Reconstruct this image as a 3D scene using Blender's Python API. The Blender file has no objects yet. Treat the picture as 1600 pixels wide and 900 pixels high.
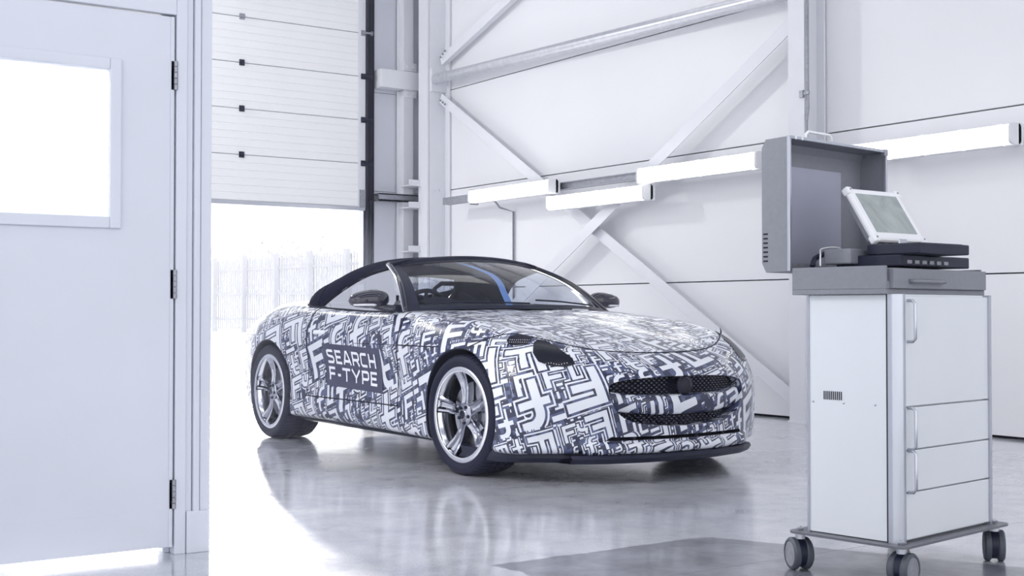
import bpy, bmesh, math, random
import numpy as np
from mathutils import Vector, Matrix
from mathutils.bvhtree import BVHTree
random.seed(7)
PI = math.pi
sc = bpy.context.scene
COL = sc.collection

# ------------------------------------------------------------------ camera
cd = bpy.data.cameras.new('camera')
cam = bpy.data.objects.new('camera', cd); COL.objects.link(cam)
cd.sensor_width = 36.0; cd.lens = 2006.5 / 1600 * 36.0
cd.clip_start = 0.05; cd.clip_end = 600
_t = math.radians(34.337); _p = math.atan((487.06 - 450) / 2006.5)
_R = Vector((math.sin(_t), math.cos(_t), 0)); _H = Vector((-math.cos(_t), math.sin(_t), 0))
_D = _H * math.cos(_p) + Vector((0, 0, math.sin(_p)))
_U = _R.cross(_D)
_M = Matrix((_R, _U, -_D)).transposed().to_4x4()
_M.translation = Vector((7.485, -4.795, 0.925))
cam.matrix_world = _M
sc.camera = cam

# ------------------------------------------------------------------ world, sun, large lamps, exposure
sc.view_settings.view_transform = 'Standard'
sc.view_settings.look = 'None'
sc.view_settings.exposure = 0.0
sc.view_settings.gamma = 1.0
sc.view_settings.use_curve_mapping = False
w = bpy.data.worlds.new('hazy_sky'); sc.world = w; w.use_nodes = True
bg = w.node_tree.nodes['Background']
bg.inputs[0].default_value = (0.945, 0.96, 1.0, 1); bg.inputs[1].default_value = 1.85

def add_light(name, kind, loc, direction, energy, color=(1, 1, 1), **kw):
    d = bpy.data.lights.new(name, kind); d.energy = energy; d.color = color
    for k, v in kw.items(): setattr(d, k, v)
    o = bpy.data.objects.new(name, d); COL.objects.link(o); o.location = loc
    o.rotation_euler = Vector(direction).to_track_quat('-Z', 'Y').to_euler()
    return o
_el = math.radians(10.5)
add_light('sun', 'SUN', (-30, 10, 8), (0.935 * math.cos(_el), -0.353 * math.cos(_el), -math.sin(_el)), 16.0, (1, 0.97, 0.94), angle=math.radians(1.2))
add_light('unseen_shadow_lamp', 'AREA', (-5.9, -1.6, 4.6), (5.6, 4.9, -2.6), 85, (1.0, 1.0, 1.0), shape='SQUARE', size=0.35)  # unseen lamp, placed to cast the brace and column shadows on the wall
add_light('pane_backlight', 'AREA', (1.5, -3.6, 2.6), (0.9, 0.0, -1.0), 90, (1, 0.99, 0.97), shape='SQUARE', size=0.6)  # added lamp behind the door, whitens its pane and the floor gap

# ------------------------------------------------------------------ materials
def S(n, *idx):
    return n.inputs[idx[0]]
class NT:
    """small node-tree writer"""
    def __init__(s, tree): s.t = tree; s.n = tree.nodes; s.l = tree.links
    def new(s, typ, **kw):
        x = s.n.new(typ)
        for k, v in kw.items(): setattr(x, k, v)
        return x
    def put(s, sock, v):
        if v is None: return
        if isinstance(v, (int, float)): sock.default_value = v
        elif isinstance(v, (tuple, list)): sock.default_value = v
        else: s.l.new(v, sock)
    def m(s, op, a, b=None, c=None, clamp=False):
        x = s.new('ShaderNodeMath', operation=op); x.use_clamp = clamp
        s.put(x.inputs[0], a)
        if b is not None: s.put(x.inputs[1], b)
        if c is not None: s.put(x.inputs[2], c)
        return x.outputs[0]
    def vm(s, op, a, b=None, scale=None):
        x = s.new('ShaderNodeVectorMath', operation=op)
        s.put(x.inputs[0], a)
        if b is not None: s.put(x.inputs[1], b)
        if scale is not None: s.put(x.inputs['Scale'], scale)
        return x.outputs[0]
    def mixc(s, f, a, b):
        x = s.new('ShaderNodeMix', data_type='RGBA')
        s.put(x.inputs[0], f); s.put(x.inputs[6], a); s.put(x.inputs[7], b)
        return x.outputs[2]
    def noise(s, vec, scale, detail=3, rough=0.55, dist=0.0):
        x = s.new('ShaderNodeTexNoise'); s.put(x.inputs['Vector'], vec)
        x.inputs['Scale'].default_value = scale; x.inputs['Detail'].default_value = detail
        x.inputs['Roughness'].default_value = rough; x.inputs['Distortion'].default_value = dist
        return x.outputs[0]
    def ramp(s, f, a, b, lo=0.0, hi=1.0):
        x = s.new('ShaderNodeMapRange'); s.put(x.inputs[0], f)
        x.inputs[1].default_value = a; x.inputs[2].default_value = b
        x.inputs[3].default_value = lo; x.inputs[4].default_value = hi
        return x.outputs[0]

def base_mat(name):
    m = bpy.data.materials.new(name); m.use_nodes = True
    nt = NT(m.node_tree); b = m.node_tree.nodes['Principled BSDF']
    return m, nt, b

def mat(name, col, rough=0.5, metal=0.0, var=0.06, vscale=6.0, bump=0.0, bscale=60.0, coat=0.0, spec=0.5):
    m, nt, b = base_mat(name)
    tc = nt.new('ShaderNodeTexCoord').outputs['Object']
    n = nt.noise(tc, vscale, 4)
    c2 = tuple(max(0, c * (1 - var * 2)) for c in col) + (1,)
    nt.put(b.inputs['Base Color'], nt.mixc(n, tuple(min(1, c * (1 + var)) for c in col) + (1,), c2))
    b.inputs['Roughness'].default_value = rough; b.inputs['Metallic'].default_value = metal
    b.inputs['Specular IOR Level'].default_value = spec
    if coat: b.inputs['Coat Weight'].default_value = coat; b.inputs['Coat Roughness'].default_value = 0.05
    if bump:
        bp = nt.new('ShaderNodeBump'); bp.inputs['Strength'].default_value = bump; bp.inputs['Distance'].default_value = 0.01
        nt.put(bp.inputs['Height'], nt.noise(tc, bscale, 3)); nt.put(b.inputs['Normal'], bp.outputs[0])
    return m

def emis(name, col, strength):
    m, nt, b = base_mat(name)
    b.inputs['Base Color'].default_value = (*col, 1)
    b.inputs['Emission Color'].default_value = (*col, 1); b.inputs['Emission Strength'].default_value = strength
    return m

def glass(name, tint, gl=0.06, rough=0.0, minr=0.05):
    m, nt, b = base_mat(name)
    nt.n.remove(b); out = nt.n['Material Output']
    tr = nt.new('ShaderNodeBsdfTransparent'); tr.inputs[0].default_value = (*tint, 1)
    g = nt.new('ShaderNodeBsdfGlossy'); g.inputs['Color'].default_value = (1, 1, 1, 1); g.inputs['Roughness'].default_value = rough
    fr = nt.new('ShaderNodeFresnel'); ge = nt.new('ShaderNodeNewGeometry'); nt.put(fr.inputs[0], nt.m('SUBTRACT', 1.5, nt.m('MULTIPLY', ge.outputs['Backfacing'], 1.5 - 1 / 1.5)))
    f = nt.m('ADD', nt.m('MULTIPLY', fr.outputs[0], 0.9), minr - 0.04, clamp=True)
    mx = nt.new('ShaderNodeMixShader'); nt.put(mx.inputs[0], f); nt.put(mx.inputs[1], tr.outputs[0]); nt.put(mx.inputs[2], g.outputs[0])
    nt.put(out.inputs[0], mx.outputs[0])
    return m

# --- camouflage wrap: nested F glyphs of several sizes, printed white on navy
def make_wrap():
    m, nt, b = base_mat('camouflage_wrap')
    uv = nt.new('ShaderNodeUVMap'); uv.uv_map = 'wrap'
    UV = uv.outputs[0]
    def layer(cell, ang, off, prob, seed, inline, ring):
        rot = nt.new('ShaderNodeVectorRotate', rotation_type='Z_AXIS'); nt.put(rot.inputs['Vector'], UV)
        rot.inputs['Angle'].default_value = math.radians(ang)
        p = nt.vm('MULTIPLY', nt.vm('ADD', rot.outputs[0], off), (1 / cell, 1 / cell, 0))
        fl = nt.vm('FLOOR', p); fr = nt.vm('SUBTRACT', nt.vm('FRACTION', p), (0.5, 0.5, 0))
        wn = nt.new('ShaderNodeTexWhiteNoise', noise_dimensions='3D'); nt.put(wn.inputs['Vector'], nt.vm('ADD', fl, (seed, seed * 1.7, seed)))
        sep = nt.new('ShaderNodeSeparateColor'); nt.put(sep.inputs[0], wn.outputs['Color'])
        r1, r2, r3 = sep.outputs
        k = nt.m('MULTIPLY', nt.m('ADD', nt.m('ADD', nt.m('MULTIPLY', nt.m('GREATER_THAN', r1, 0.52), 2.0), nt.m('GREATER_THAN', r1, 0.74)), nt.m('MULTIPLY', nt.m('GREATER_THAN', r1, 0.87), 2.0)), PI / 2)
        vr = nt.new('ShaderNodeVectorRotate', rotation_type='Z_AXIS'); nt.put(vr.inputs['Vector'], fr); nt.put(vr.inputs['Angle'], k)
        q = vr.outputs[0]
        # mirror some glyphs
        sx = nt.new('ShaderNodeSeparateXYZ'); nt.put(sx.inputs[0], q)
        flip = nt.m('SUBTRACT', nt.m('MULTIPLY', nt.m('GREATER_THAN', nt.m('FRACT', nt.m('MULTIPLY', r1, 37.0)), 0.86), -2.0), -1.0)
        X = nt.m('MULTIPLY', sx.outputs[0], flip); Y = sx.outputs[1]
        def box(cx, cy, hx, hy):
            return nt.m('MAXIMUM', nt.m('SUBTRACT', nt.m('ABSOLUTE', nt.m('SUBTRACT', X, cx)), hx), nt.m('SUBTRACT', nt.m('ABSOLUTE', nt.m('SUBTRACT', Y, cy)), hy))
        wd = 0.085
        stem = box(-0.24, 0.0, wd, 0.43)
        top = box(0.06, 0.43 - wd, 0.385, wd)
        mid = box(0.0, 0.02, 0.27, wd * 0.95)
        F_ = nt.m('MINIMUM', stem, nt.m('MINIMUM', top, mid))
        # lower-case f: straight stem, cross bar and an arched head (upside down it reads as a y)
        st2 = box(-0.06, -0.10, wd, 0.33)
        cr2 = box(0.0, 0.06, 0.30, wd * 0.85)
        cx_, cy_, R_ = 0.17, 0.22, 0.23
        dx_ = nt.m('SUBTRACT', X, cx_); dy_ = nt.m('SUBTRACT', Y, cy_)
        ln = nt.m('SQRT', nt.m('ADD', nt.m('MULTIPLY', dx_, dx_), nt.m('MULTIPLY', dy_, dy_)))
        ar = nt.m('MAXIMUM', nt.m('SUBTRACT', nt.m('ABSOLUTE', nt.m('SUBTRACT', ln, R_)), wd), nt.m('MAXIMUM', dx_, nt.m('MULTIPLY', dy_, -1.0)))
        tp2 = box(0.24, cy_ + R_, 0.09, wd)
        f_ = nt.m('MINIMUM', nt.m('MINIMUM', st2, cr2), nt.m('MINIMUM', tp2, ar))
        big = nt.m('GREATER_THAN', r3, 0.38)
        d = nt.m('ADD', nt.m('MULTIPLY', F_, big), nt.m('MULTIPLY', f_, nt.m('SUBTRACT', 1.0, big)))
        d = nt.m('MULTIPLY', d, cell)
        act = nt.m('LESS_THAN', r2, prob)
        inside = nt.m('LESS_THAN', d, 0.0)
        if ring:
            rg = nt.m('MULTIPLY', nt.m('GREATER_THAN', d, inline * 0.9), nt.m('LESS_THAN', d, inline * 1.6))
            rg = nt.m('MULTIPLY', rg, nt.m('GREATER_THAN', nt.m('FRACT', nt.m('MULTIPLY', r2, 53.0)), 0.45))
            inside = nt.m('MAXIMUM', inside, rg)
            lim = inline * 2.3
        else: lim = inline
        cover = nt.m('MULTIPLY', act, nt.m('LESS_THAN', d, lim))
        return cover, nt.m('MULTIPLY', inside, act)
    # pixel texture of the dark ground
    fl = nt.vm('FLOOR', nt.vm('MULTIPLY', UV, (42, 42, 0)))
    wn = nt.new('ShaderNodeTexWhiteNoise', noise_dimensions='3D'); nt.put(wn.inputs['Vector'], fl)
    px = nt.m('MULTIPLY', nt.m('GREATER_THAN', wn.outputs['Value'], 0.66), wn.outputs['Value'])
    val = nt.m('MULTIPLY', px, 0.0)
    specs = [(0.056, 0, (3.1, 1.2, 0), 0.85, 1.0, 0.006, False), (0.098, 0, (1.013, 2.031, 0), 0.78, 5.0, 0.008, True),
             (0.165, 0, (7.07, 3.12, 0), 0.66, 9.0, 0.011, True), (0.29, 0, (4.33, 8.21, 0), 0.40, 13.0, 0.015, True)]
    for sp in specs:
        cover, white = layer(*sp)
        val = nt.m('MAXIMUM', nt.m('MULTIPLY', val, nt.m('SUBTRACT', 1.0, cover)), white)
    dark = nt.mixc(px, (0.014, 0.018, 0.055, 1), (0.085, 0.105, 0.215, 1))
    nt.put(b.inputs['Base Color'], nt.mixc(val, dark, (0.72, 0.745, 0.81, 1)))
    b.inputs['Roughness'].default_value = 0.30
    b.inputs['Coat Weight'].default_value = 0.25; b.inputs['Coat Roughness'].default_value = 0.07
    return m

def make_floor():
    m, nt, b = base_mat('polished_concrete')
    tc = nt.new('ShaderNodeTexCoord').outputs['Object']
    n1 = nt.noise(tc, 0.9, 6, 0.62, 0.6); n2 = nt.noise(tc, 5.0, 6, 0.65, 0.3); n3 = nt.noise(tc, 120.0, 2)
    a = nt.mixc(nt.ramp(n1, 0.35, 0.7), (0.66, 0.67, 0.72, 1), (0.46, 0.47, 0.53, 1))
    c = nt.mixc(nt.ramp(n2, 0.45, 0.72, 0, 0.45), a, (0.28, 0.285, 0.34, 1))
    c = nt.mixc(nt.ramp(n3, 0.4, 0.75, 0, 0.25), c, (0.12, 0.12, 0.15, 1))
    # one darker, rougher patch next to the trolley, bounded by straight edges
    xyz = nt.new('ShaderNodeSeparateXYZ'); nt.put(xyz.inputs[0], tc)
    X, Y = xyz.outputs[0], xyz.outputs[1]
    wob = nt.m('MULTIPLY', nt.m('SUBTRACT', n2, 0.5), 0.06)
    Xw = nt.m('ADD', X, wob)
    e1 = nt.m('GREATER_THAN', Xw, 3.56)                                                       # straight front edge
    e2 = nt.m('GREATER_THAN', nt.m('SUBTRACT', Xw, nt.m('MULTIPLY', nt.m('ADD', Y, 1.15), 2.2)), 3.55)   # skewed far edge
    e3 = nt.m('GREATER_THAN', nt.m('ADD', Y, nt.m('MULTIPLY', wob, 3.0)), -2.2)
    piece = nt.m('MULTIPLY', e1, nt.m('MULTIPLY', e2, e3))
    c = nt.mixc(nt.m('MULTIPLY', piece, 0.88), c, nt.mixc(nt.ramp(n2, .35, .65), (0.17, 0.175, 0.22, 1), (0.035, 0.037, 0.055, 1)))
    # saw-cut joints
    def joint(v, at): return nt.m('LESS_THAN', nt.m('ABSOLUTE', nt.m('SUBTRACT', v, at)), 0.004)
    j = nt.m('MAXIMUM', joint(X, 4.07), nt.m('MAXIMUM', joint(X, -2.6), joint(Y, 2.35)))
    c = nt.mixc(nt.m('MULTIPLY', j, 0.8), c, (0.05, 0.05, 0.07, 1))
    nt.put(b.inputs['Base Color'], c)
    r = nt.ramp(nt.noise(tc, 2.2, 6, 0.6, 1.0), 0.3, 0.7, 0.10, 0.26)
    nt.put(b.inputs['Roughness'], nt.m('ADD', r, nt.m('MULTIPLY', piece, 0.16)))
    b.inputs['Specular IOR Level'].default_value = 0.75
    b.inputs['Coat Weight'].default_value = 0.55; b.inputs['Coat Roughness'].default_value = 0.12; b.inputs['Coat IOR'].default_value = 1.6
    bp = nt.new('ShaderNodeBump'); bp.inputs['Strength'].default_value = 0.10; bp.inputs['Distance'].default_value = 0.01
    nt.put(bp.inputs['Height'], nt.noise(tc, 3.5, 4, 0.5)); nt.put(b.inputs['Normal'], bp.outputs[0])
    return m

M = {}
M['wrap'] = make_wrap()
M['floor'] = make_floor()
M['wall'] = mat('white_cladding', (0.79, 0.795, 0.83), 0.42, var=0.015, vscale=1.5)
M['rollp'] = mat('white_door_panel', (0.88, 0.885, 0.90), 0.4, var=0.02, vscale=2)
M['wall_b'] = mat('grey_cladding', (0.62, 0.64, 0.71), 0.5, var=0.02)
M['steel'] = mat('painted_steel', (0.74, 0.75, 0.80), 0.45, var=0.03, vscale=9, bump=0.05)
M['galv'] = mat('galvanised_steel', (0.36, 0.37, 0.42), 0.45, metal=0.6, var=0.25, vscale=40)
M['tube'] = mat('brushed_tube', (0.66, 0.67, 0.72), 0.34, metal=0.55, var=0.15, vscale=14)
M['part'] = mat('pale_blue_partition', (0.64, 0.67, 0.75), 0.4, var=0.03, vscale=1.2)
M['door'] = mat('pale_blue_door', (0.63, 0.66, 0.74), 0.38, var=0.04, vscale=2.0)
M['seal'] = mat('dark_rubber', (0.02, 0.02, 0.032), 0.7, spec=0.1)
M['black'] = mat('gloss_black', (0.012, 0.013, 0.03), 0.10, coat=0.6)
M['sat'] = mat('satin_black', (0.010, 0.012, 0.032), 0.42, spec=0.3)
M['under'] = mat('underbody', (0.007, 0.008, 0.022), 0.9)
M['tyre'] = mat('tyre_rubber', (0.012, 0.0135, 0.034), 0.6, var=0.1, spec=0.22)
M['chrome'] = mat('dark_chrome', (0.34, 0.35, 0.41), 0.10, metal=1.0, var=0.02)
M['lip'] = mat('machined_alloy', (0.80, 0.81, 0.85), 0.16, metal=1.0, var=0.02)
M['disc'] = mat('brake_steel', (0.45, 0.46, 0.5), 0.3, metal=1.0)
M['fabric'] = mat('hood_canvas', (0.013, 0.0145, 0.034), 0.9, var=0.12, bump=0.25, bscale=500, spec=0.1)
M['leather'] = mat('dark_leather', (0.016, 0.017, 0.028), 0.5, spec=0.25)
M['sign'] = mat('navy_panel', (0.045, 0.048, 0.10), 0.30, var=0.05)
M['ink'] = mat('white_vinyl', (0.84, 0.86, 0.92), 0.35, var=0.01)
M['lens'] = mat('smoked_lens', (0.010, 0.011, 0.020), 0.22, spec=0.25)
M['amber'] = mat('clear_indicator', (0.80, 0.80, 0.85), 0.12)
M['screen_glass'] = glass('windscreen_glass', (0.80, 0.85, 0.92), minr=0.04)
M['side_glass'] = glass('side_glass', (0.86, 0.88, 0.92), minr=0.16)
m_, nt_, b_ = base_mat('frosted_pane'); b_.inputs['Base Color'].default_value = (.9, .92, .95, 1); b_.inputs['Roughness'].default_value = .4; b_.inputs['Transmission Weight'].default_value = 0.0
tl_ = nt_.new('ShaderNodeBsdfTranslucent'); tl_.inputs[0].default_value = (.95, .96, 1, 1); mx_ = nt_.new('ShaderNodeMixShader'); mx_.inputs[0].default_value = .85
nt_.put(mx_.inputs[1], b_.outputs[0]); nt_.put(mx_.inputs[2], tl_.outputs[0]); nt_.put(nt_.n['Material Output'].inputs[0], mx_.outputs[0]); M['frost'] = m_
M['near_glass'] = glass('brightened_side_glass', (0.80, 0.82, 0.86), minr=0.75)  # same glass as the far side, reflectance raised to brighten the near window
M['lamp'] = emis('lit_diffuser', (1.0, 1.0, 0.985), 3.2)
M['lampbody'] = mat('lamp_housing', (0.72, 0.73, 0.76), 0.4)
M['cab'] = mat('pale_cabinet', (0.67, 0.70, 0.745), 0.35, var=0.015)
M['cabgrey'] = mat('hammered_grey', (0.205, 0.215, 0.25), 0.5, var=0.08, vscale=60, bump=0.06, bscale=300)
M['cabin'] = mat('lid_lining', (0.33, 0.34, 0.43), 0.6, var=0.05)
M['alu'] = mat('satin_aluminium', (0.50, 0.52, 0.58), 0.28, metal=0.8, var=0.03)
M['white'] = mat('white_plastic', (0.78, 0.79, 0.82), 0.35, var=0.02)
M['ground'] = mat('sunlit_yard', (0.72, 0.72, 0.74), 0.9, var=0.08, vscale=0.3)
M['fence'] = mat('weathered_fence', (0.38, 0.39, 0.43), 0.8, var=0.1)
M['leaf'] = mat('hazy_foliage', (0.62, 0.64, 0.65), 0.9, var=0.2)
M['ceil'] = mat('roof_lining', (0.42, 0.43, 0.50), 0.7)

# ------------------------------------------------------------------ geometry helpers
def link(name, me, m=None, parent=None, smooth=False, angle=None):
    o = bpy.data.objects.new(name, me); COL.objects.link(o)
    if m is not None:
        for k in (m if isinstance(m, list) else [m]): me.materials.append(k)
    if parent is not None: o.parent = parent
    if smooth:
        me.shade_smooth()
        if angle: me.set_sharp_from_angle(angle=math.radians(angle))
    return o
def from_bm(name, bm, m=None, parent=None, smooth=False, angle=None, bevel=0.0):
    bmesh.ops.recalc_face_normals(bm, faces=bm.faces)
    me = bpy.data.meshes.new(name); bm.to_mesh(me); bm.free()
    o = link(name, me, m, parent, smooth, angle)
    if bevel:
        b = o.modifiers.new('bevel', 'BEVEL'); b.width = bevel; b.segments = 2; b.limit_method = 'ANGLE'
    return o
def box(bm, lo, hi, mtx=None):
    vs = [bm.verts.new((x, y, z)) for x in (lo[0], hi[0]) for y in (lo[1], hi[1]) for z in (lo[2], hi[2])]
    for f in ((0, 1, 3, 2), (4, 6, 7, 5), (0, 4, 5, 1), (2, 3, 7, 6), (0, 2, 6, 4), (1, 5, 7, 3)): bm.faces.new([vs[i] for i in f])
    if mtx is not None: bmesh.ops.transform(bm, matrix=mtx, verts=vs)
    return vs
def boxes(name, lst, m, parent=None, bevel=0.0):
    bm = bmesh.new()
    for lo, hi in lst: box(bm, lo, hi)
    return from_bm(name, bm, m, parent, bevel=bevel)
def beam(bm, a, b, wid, hei, up=(0, 0, 1)):
    """rectangular bar from a to b"""
    a = Vector(a); b = Vector(b); d = (b - a); L = d.length; d.normalize()
    s = d.cross(Vector(up)).normalized(); u = s.cross(d).normalized()
    mt = Matrix((d, s, u)).transposed().to_4x4(); mt.translation = a
    return box(bm, (0, -wid / 2, -hei / 2), (L, wid / 2, hei / 2), mt)
def tube(bm, pts, r, n=10, closed=False, cap=True):
    pts = [Vector(p) for p in pts]; N = len(pts); rings = []
    rr = r if isinstance(r, (list, tuple)) else [r] * N
    prev = None
    for i, p in enumerate(pts):
        if closed: t = pts[(i + 1) % N] - pts[i - 1]
        else: t = (pts[min(i + 1, N - 1)] - pts[max(i - 1, 0)])
        if t.length < 1e-9: t = Vector((0, 0, 1))
        t.normalize()
        if prev is None:
            ref = Vector((0, 0, 1)) if abs(t.z) < 0.9 else Vector((1, 0, 0)); s = t.cross(ref).normalized()
        else: s = (prev - t * prev.dot(t)).normalized()
        prev = s; u = t.cross(s)
        rings.append([bm.verts.new(p + s * math.cos(2 * PI * k / n) * rr[i] + u * math.sin(2 * PI * k / n) * rr[i]) for k in range(n)])
    for i in range(N if closed else N - 1):
        A = rings[i]; B = rings[(i + 1) % N]
        for k in range(n): bm.faces.new((A[k], A[(k + 1) % n], B[(k + 1) % n], B[k]))
    if cap and not closed:
        bm.faces.new(rings[0]); bm.faces.new(rings[-1][::-1])
def lathe(bm, prof, n=64, axis='y', c=(0, 0, 0), mod=None):
    """prof: list of (radius, offset along axis)"""
    rings = []
    for j, (r, h) in enumerate(prof):
        ring = []
        for k in range(n):
            a = 2 * PI * k / n; q = r if mod is None else mod(j, k, r)
            if axis == 'y': p = (c[0] + q * math.cos(a), c[1] + h, c[2] + q * math.sin(a))
            elif axis == 'z': p = (c[0] + q * math.cos(a), c[1] + q * math.sin(a), c[2] + h)
            else: p = (c[0] + h, c[1] + q * math.cos(a), c[2] + q * math.sin(a))
            ring.append(bm.verts.new(p))
        rings.append(ring)
    for j in range(len(rings) - 1):
        for k in range(n): bm.faces.new((rings[j][k], rings[j][(k + 1) % n], rings[j + 1][(k + 1) % n], rings[j + 1][k]))
    return rings
def lathe_o(name, prof, m, parent, n=64, axis='y', c=(0, 0, 0), caps=True, angle=40, mod=None):
    bm = bmesh.new(); rs = lathe(bm, prof, n, axis, c, mod)
    if caps: bm.faces.new(rs[0]); bm.faces.new(rs[-1][::-1])
    return from_bm(name, bm, m, parent, True, angle)
def grid_mesh(name, P, m, parent=None, thick=0.0, smooth=True, angle=None):
    """P: array (a,b,3)"""
    a, b = P.shape[:2]; bm = bmesh.new()
    v = [[bm.verts.new(P[i, j]) for j in range(b)] for i in range(a)]
    for i in range(a - 1):
        for j in range(b - 1):
            try: bm.faces.new((v[i][j], v[i + 1][j], v[i + 1][j + 1], v[i][j + 1]))
            except ValueError: pass
    bmesh.ops.remove_doubles(bm, verts=bm.verts, dist=1e-5)
    o = from_bm(name, bm, m, parent, smooth, angle)
    if thick:
        s = o.modifiers.new('thickness', 'SOLIDIFY'); s.thickness = thick; s.offset = -1
    return o
def cr(P, n, start=None, end=None):
    """uniform Catmull-Rom along axis 0"""
    P = np.asarray(P, float)
    s = 2 * P[0] - P[1] if start is None else start
    e = 2 * P[-1] - P[-2] if end is None else end
    Q = np.concatenate([[s], P, [e]]); out = []
    for i in range(len(P) - 1):
        p0, p1, p2, p3 = Q[i:i + 4]
        for k in range(n):
            t = k / n
            out.append(0.5 * ((2 * p1) + (-p0 + p2) * t + (2 * p0 - 5 * p1 + 4 * p2 - p3) * t * t + (-p0 + 3 * p1 - 3 * p2 + p3) * t ** 3))
    out.append(P[-1]); return np.array(out)
def empty(name, loc=(0, 0, 0), rz=0.0):
    o = bpy.data.objects.new(name, None); COL.objects.link(o); o.location = loc; o.rotation_euler = (0, 0, rz)
    o.empty_display_size = 0.1
    return o
def tag(o, label, cat, group=None):
    o['label'] = label; o['category'] = cat
    if group: o['group'] = group
    return o
def struct(o): o['kind'] = 'structure'; return o
def copy_tree(o, parent=None):
    c = o.copy(); COL.objects.link(c)
    if parent is not None: c.parent = parent
    for ch in list(o.children): copy_tree(ch, c)
    return c

# ================================================================== BUILDING
WX, WY = -6.6, 3.46
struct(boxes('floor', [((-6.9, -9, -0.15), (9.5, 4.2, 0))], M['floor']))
struct(boxes('ground', [((-140, -80, -0.3), (-6.9, 140, -0.02))], M['ground']))
# long wall: insulated panels with horizontal joints
bm = bmesh.new()
zs = [0.0, 1.205, 2.42, 3.65, 4.9, 6.2]
for a, b2 in zip(zs[:-1], zs[1:]):
    box(bm, (-6.9, WY, a + (0.02 if a == 0 else 0.005)), (9.5, WY + 0.1, b2 - 0.005))
wr = struct(from_bm('wall_right', bm, M['wall'], bevel=0.003))
boxes('wall_backing', [((-6.9, WY + 0.06, 0), (9.5, WY + 0.2, 6.2))], M['seal'], wr)
# back wall with the sectional-door opening (Y -1.4 .. 2.66, Z 0 .. 4.9)
bm = bmesh.new()
YO0, YO1 = -1.45, 2.70
for a, b2 in zip(zs[:-1], zs[1:]):
    box(bm, (WX - 0.1, YO1 + 0.02, a), (WX, WY, b2 - 0.006))
    box(bm, (WX - 0.1, -9, a), (WX, YO0, b2 - 0.006))
box(bm, (WX - 0.1, YO0, 5.3), (WX, YO1 + 0.02, 6.2))
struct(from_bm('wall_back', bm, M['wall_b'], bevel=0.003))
# roof with open rooflight strips
bm = bmesh.new()
for x0, x1 in ((-6.9, -4.2), (-2.9, -0.2), (1.3, 3.8), (5.2, 9.5)): box(bm, (x0, -9, 6.2), (x1, 4.2, 6.32))
for y in (-6.5, -4.5, -2.5, -0.5, 1.5, 3.3): beam(bm, (-6.9, y, 6.1), (9.5, y, 6.1), 0.08, 0.2)
struct(from_bm('ceiling', bm, M['ceil']))

# sectional door ------------------------------------------------------------
dr = struct(empty('door_2', (WX, 0.6, 2.21)))
def loc_mesh(o, origin):   # shift mesh so that its parent empty sits at origin
    o.data.transform(Matrix.Translation(-Vector(origin))); return o
D0 = (WX, 0.6, 2.21)
PH = 0.535
for i in range(5):
    z0 = 2.21 + i * PH; bm = bmesh.new()
    nr = 6
    prof = []
    for k in range(nr):
        za = z0 + 0.004 + (PH - 0.008) * k / nr; zb = z0 + 0.004 + (PH - 0.008) * (k + 1) / nr
        prof += [(WX + 0.055, za), (WX + 0.060, za + 0.006), (WX + 0.060, zb - 0.008), (WX + 0.055, zb - 0.001)]
    prof = [(WX + 0.015, z0 + 0.004)] + prof + [(WX + 0.015, z0 + PH - 0.004)]
    v0 = [bm.verts.new((x, YO0 + 0.02, z)) for x, z in prof]; v1 = [bm.verts.new((x, 2.60, z)) for x, z in prof]
    for k in range(len(prof)):
        q = (k + 1) % len(prof); bm.faces.new((v0[k], v0[q], v1[q], v1[k]))
    bm.faces.new(v0); bm.faces.new(v1[::-1])
    loc_mesh(from_bm('door_panel', bm, M['rollp'], dr), D0)
    if i: # hinge straps at the joints
        for y in (0.99, 2.57, -0.6):
            bm = bmesh.new()
            box(bm, (WX + 0.06, y - 0.032, z0 - 0.035), (WX + 0.072, y + 0.032, z0 + 0.035))
            box(bm, (WX + 0.06, y - 0.02, z0 - 0.012), (WX + 0.10, y + 0.02, z0 + 0.012))
            if y > 2: tube(bm, [(WX + 0.09, y, z0), (WX + 0.09, y + 0.11, z0)], 0.016, 8); lathe(bm, [(0.001, 0), (0.028, 0), (0.028, 0.02), (0.001, 0.02)], 12, 'y', (WX + 0.09, y + 0.09, z0))
            loc_mesh(from_bm('hinge', bm, M['sat'] if i < 4 else M['galv'], dr, bevel=0.002), D0)
for i in range(1, 5): loc_mesh(boxes('joint_seal', [((WX + 0.012, YO0 + 0.02, 2.21 + i * PH - .02), (WX + 0.05, 2.60, 2.21 + i * PH + .02))], M['galv'], dr), D0)
loc_mesh(boxes('bottom_rail', [((WX + 0.01, YO0 + 0.02, 2.165), (WX + 0.07, 2.60, 2.212))], M['alu'], dr, 0.004), D0)
loc_mesh(boxes('corner_bracket', [((WX + 0.062, 2.52, 2.2), (WX + 0.075, 2.60, 2.42))], M['galv'], dr), D0)
loc_mesh(boxes('end_stile', [((WX + 0.06, 2.50, 2.21), (WX + 0.064, 2.60, 4.9))], M['steel'], dr), D0)
tr = struct(boxes('trim_1', [((WX, 2.615, 0), (WX + 0.10, 2.63, 5.1)), ((WX, 2.63, 0), (WX + 0.02, 2.70, 5.1)), ((WX, 2.71, 0), (WX + 0.04, 2.735, 6.1))], M['seal']))
struct(boxes('trim_2', [((WX - 0.1, 2.60, 0), (WX + 0.015, 2.74, 2.3)), ((WX - 0.14, YO0 - 0.02, 0), (WX + 0.02, YO0, 5.3))], M['alu']))
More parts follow.
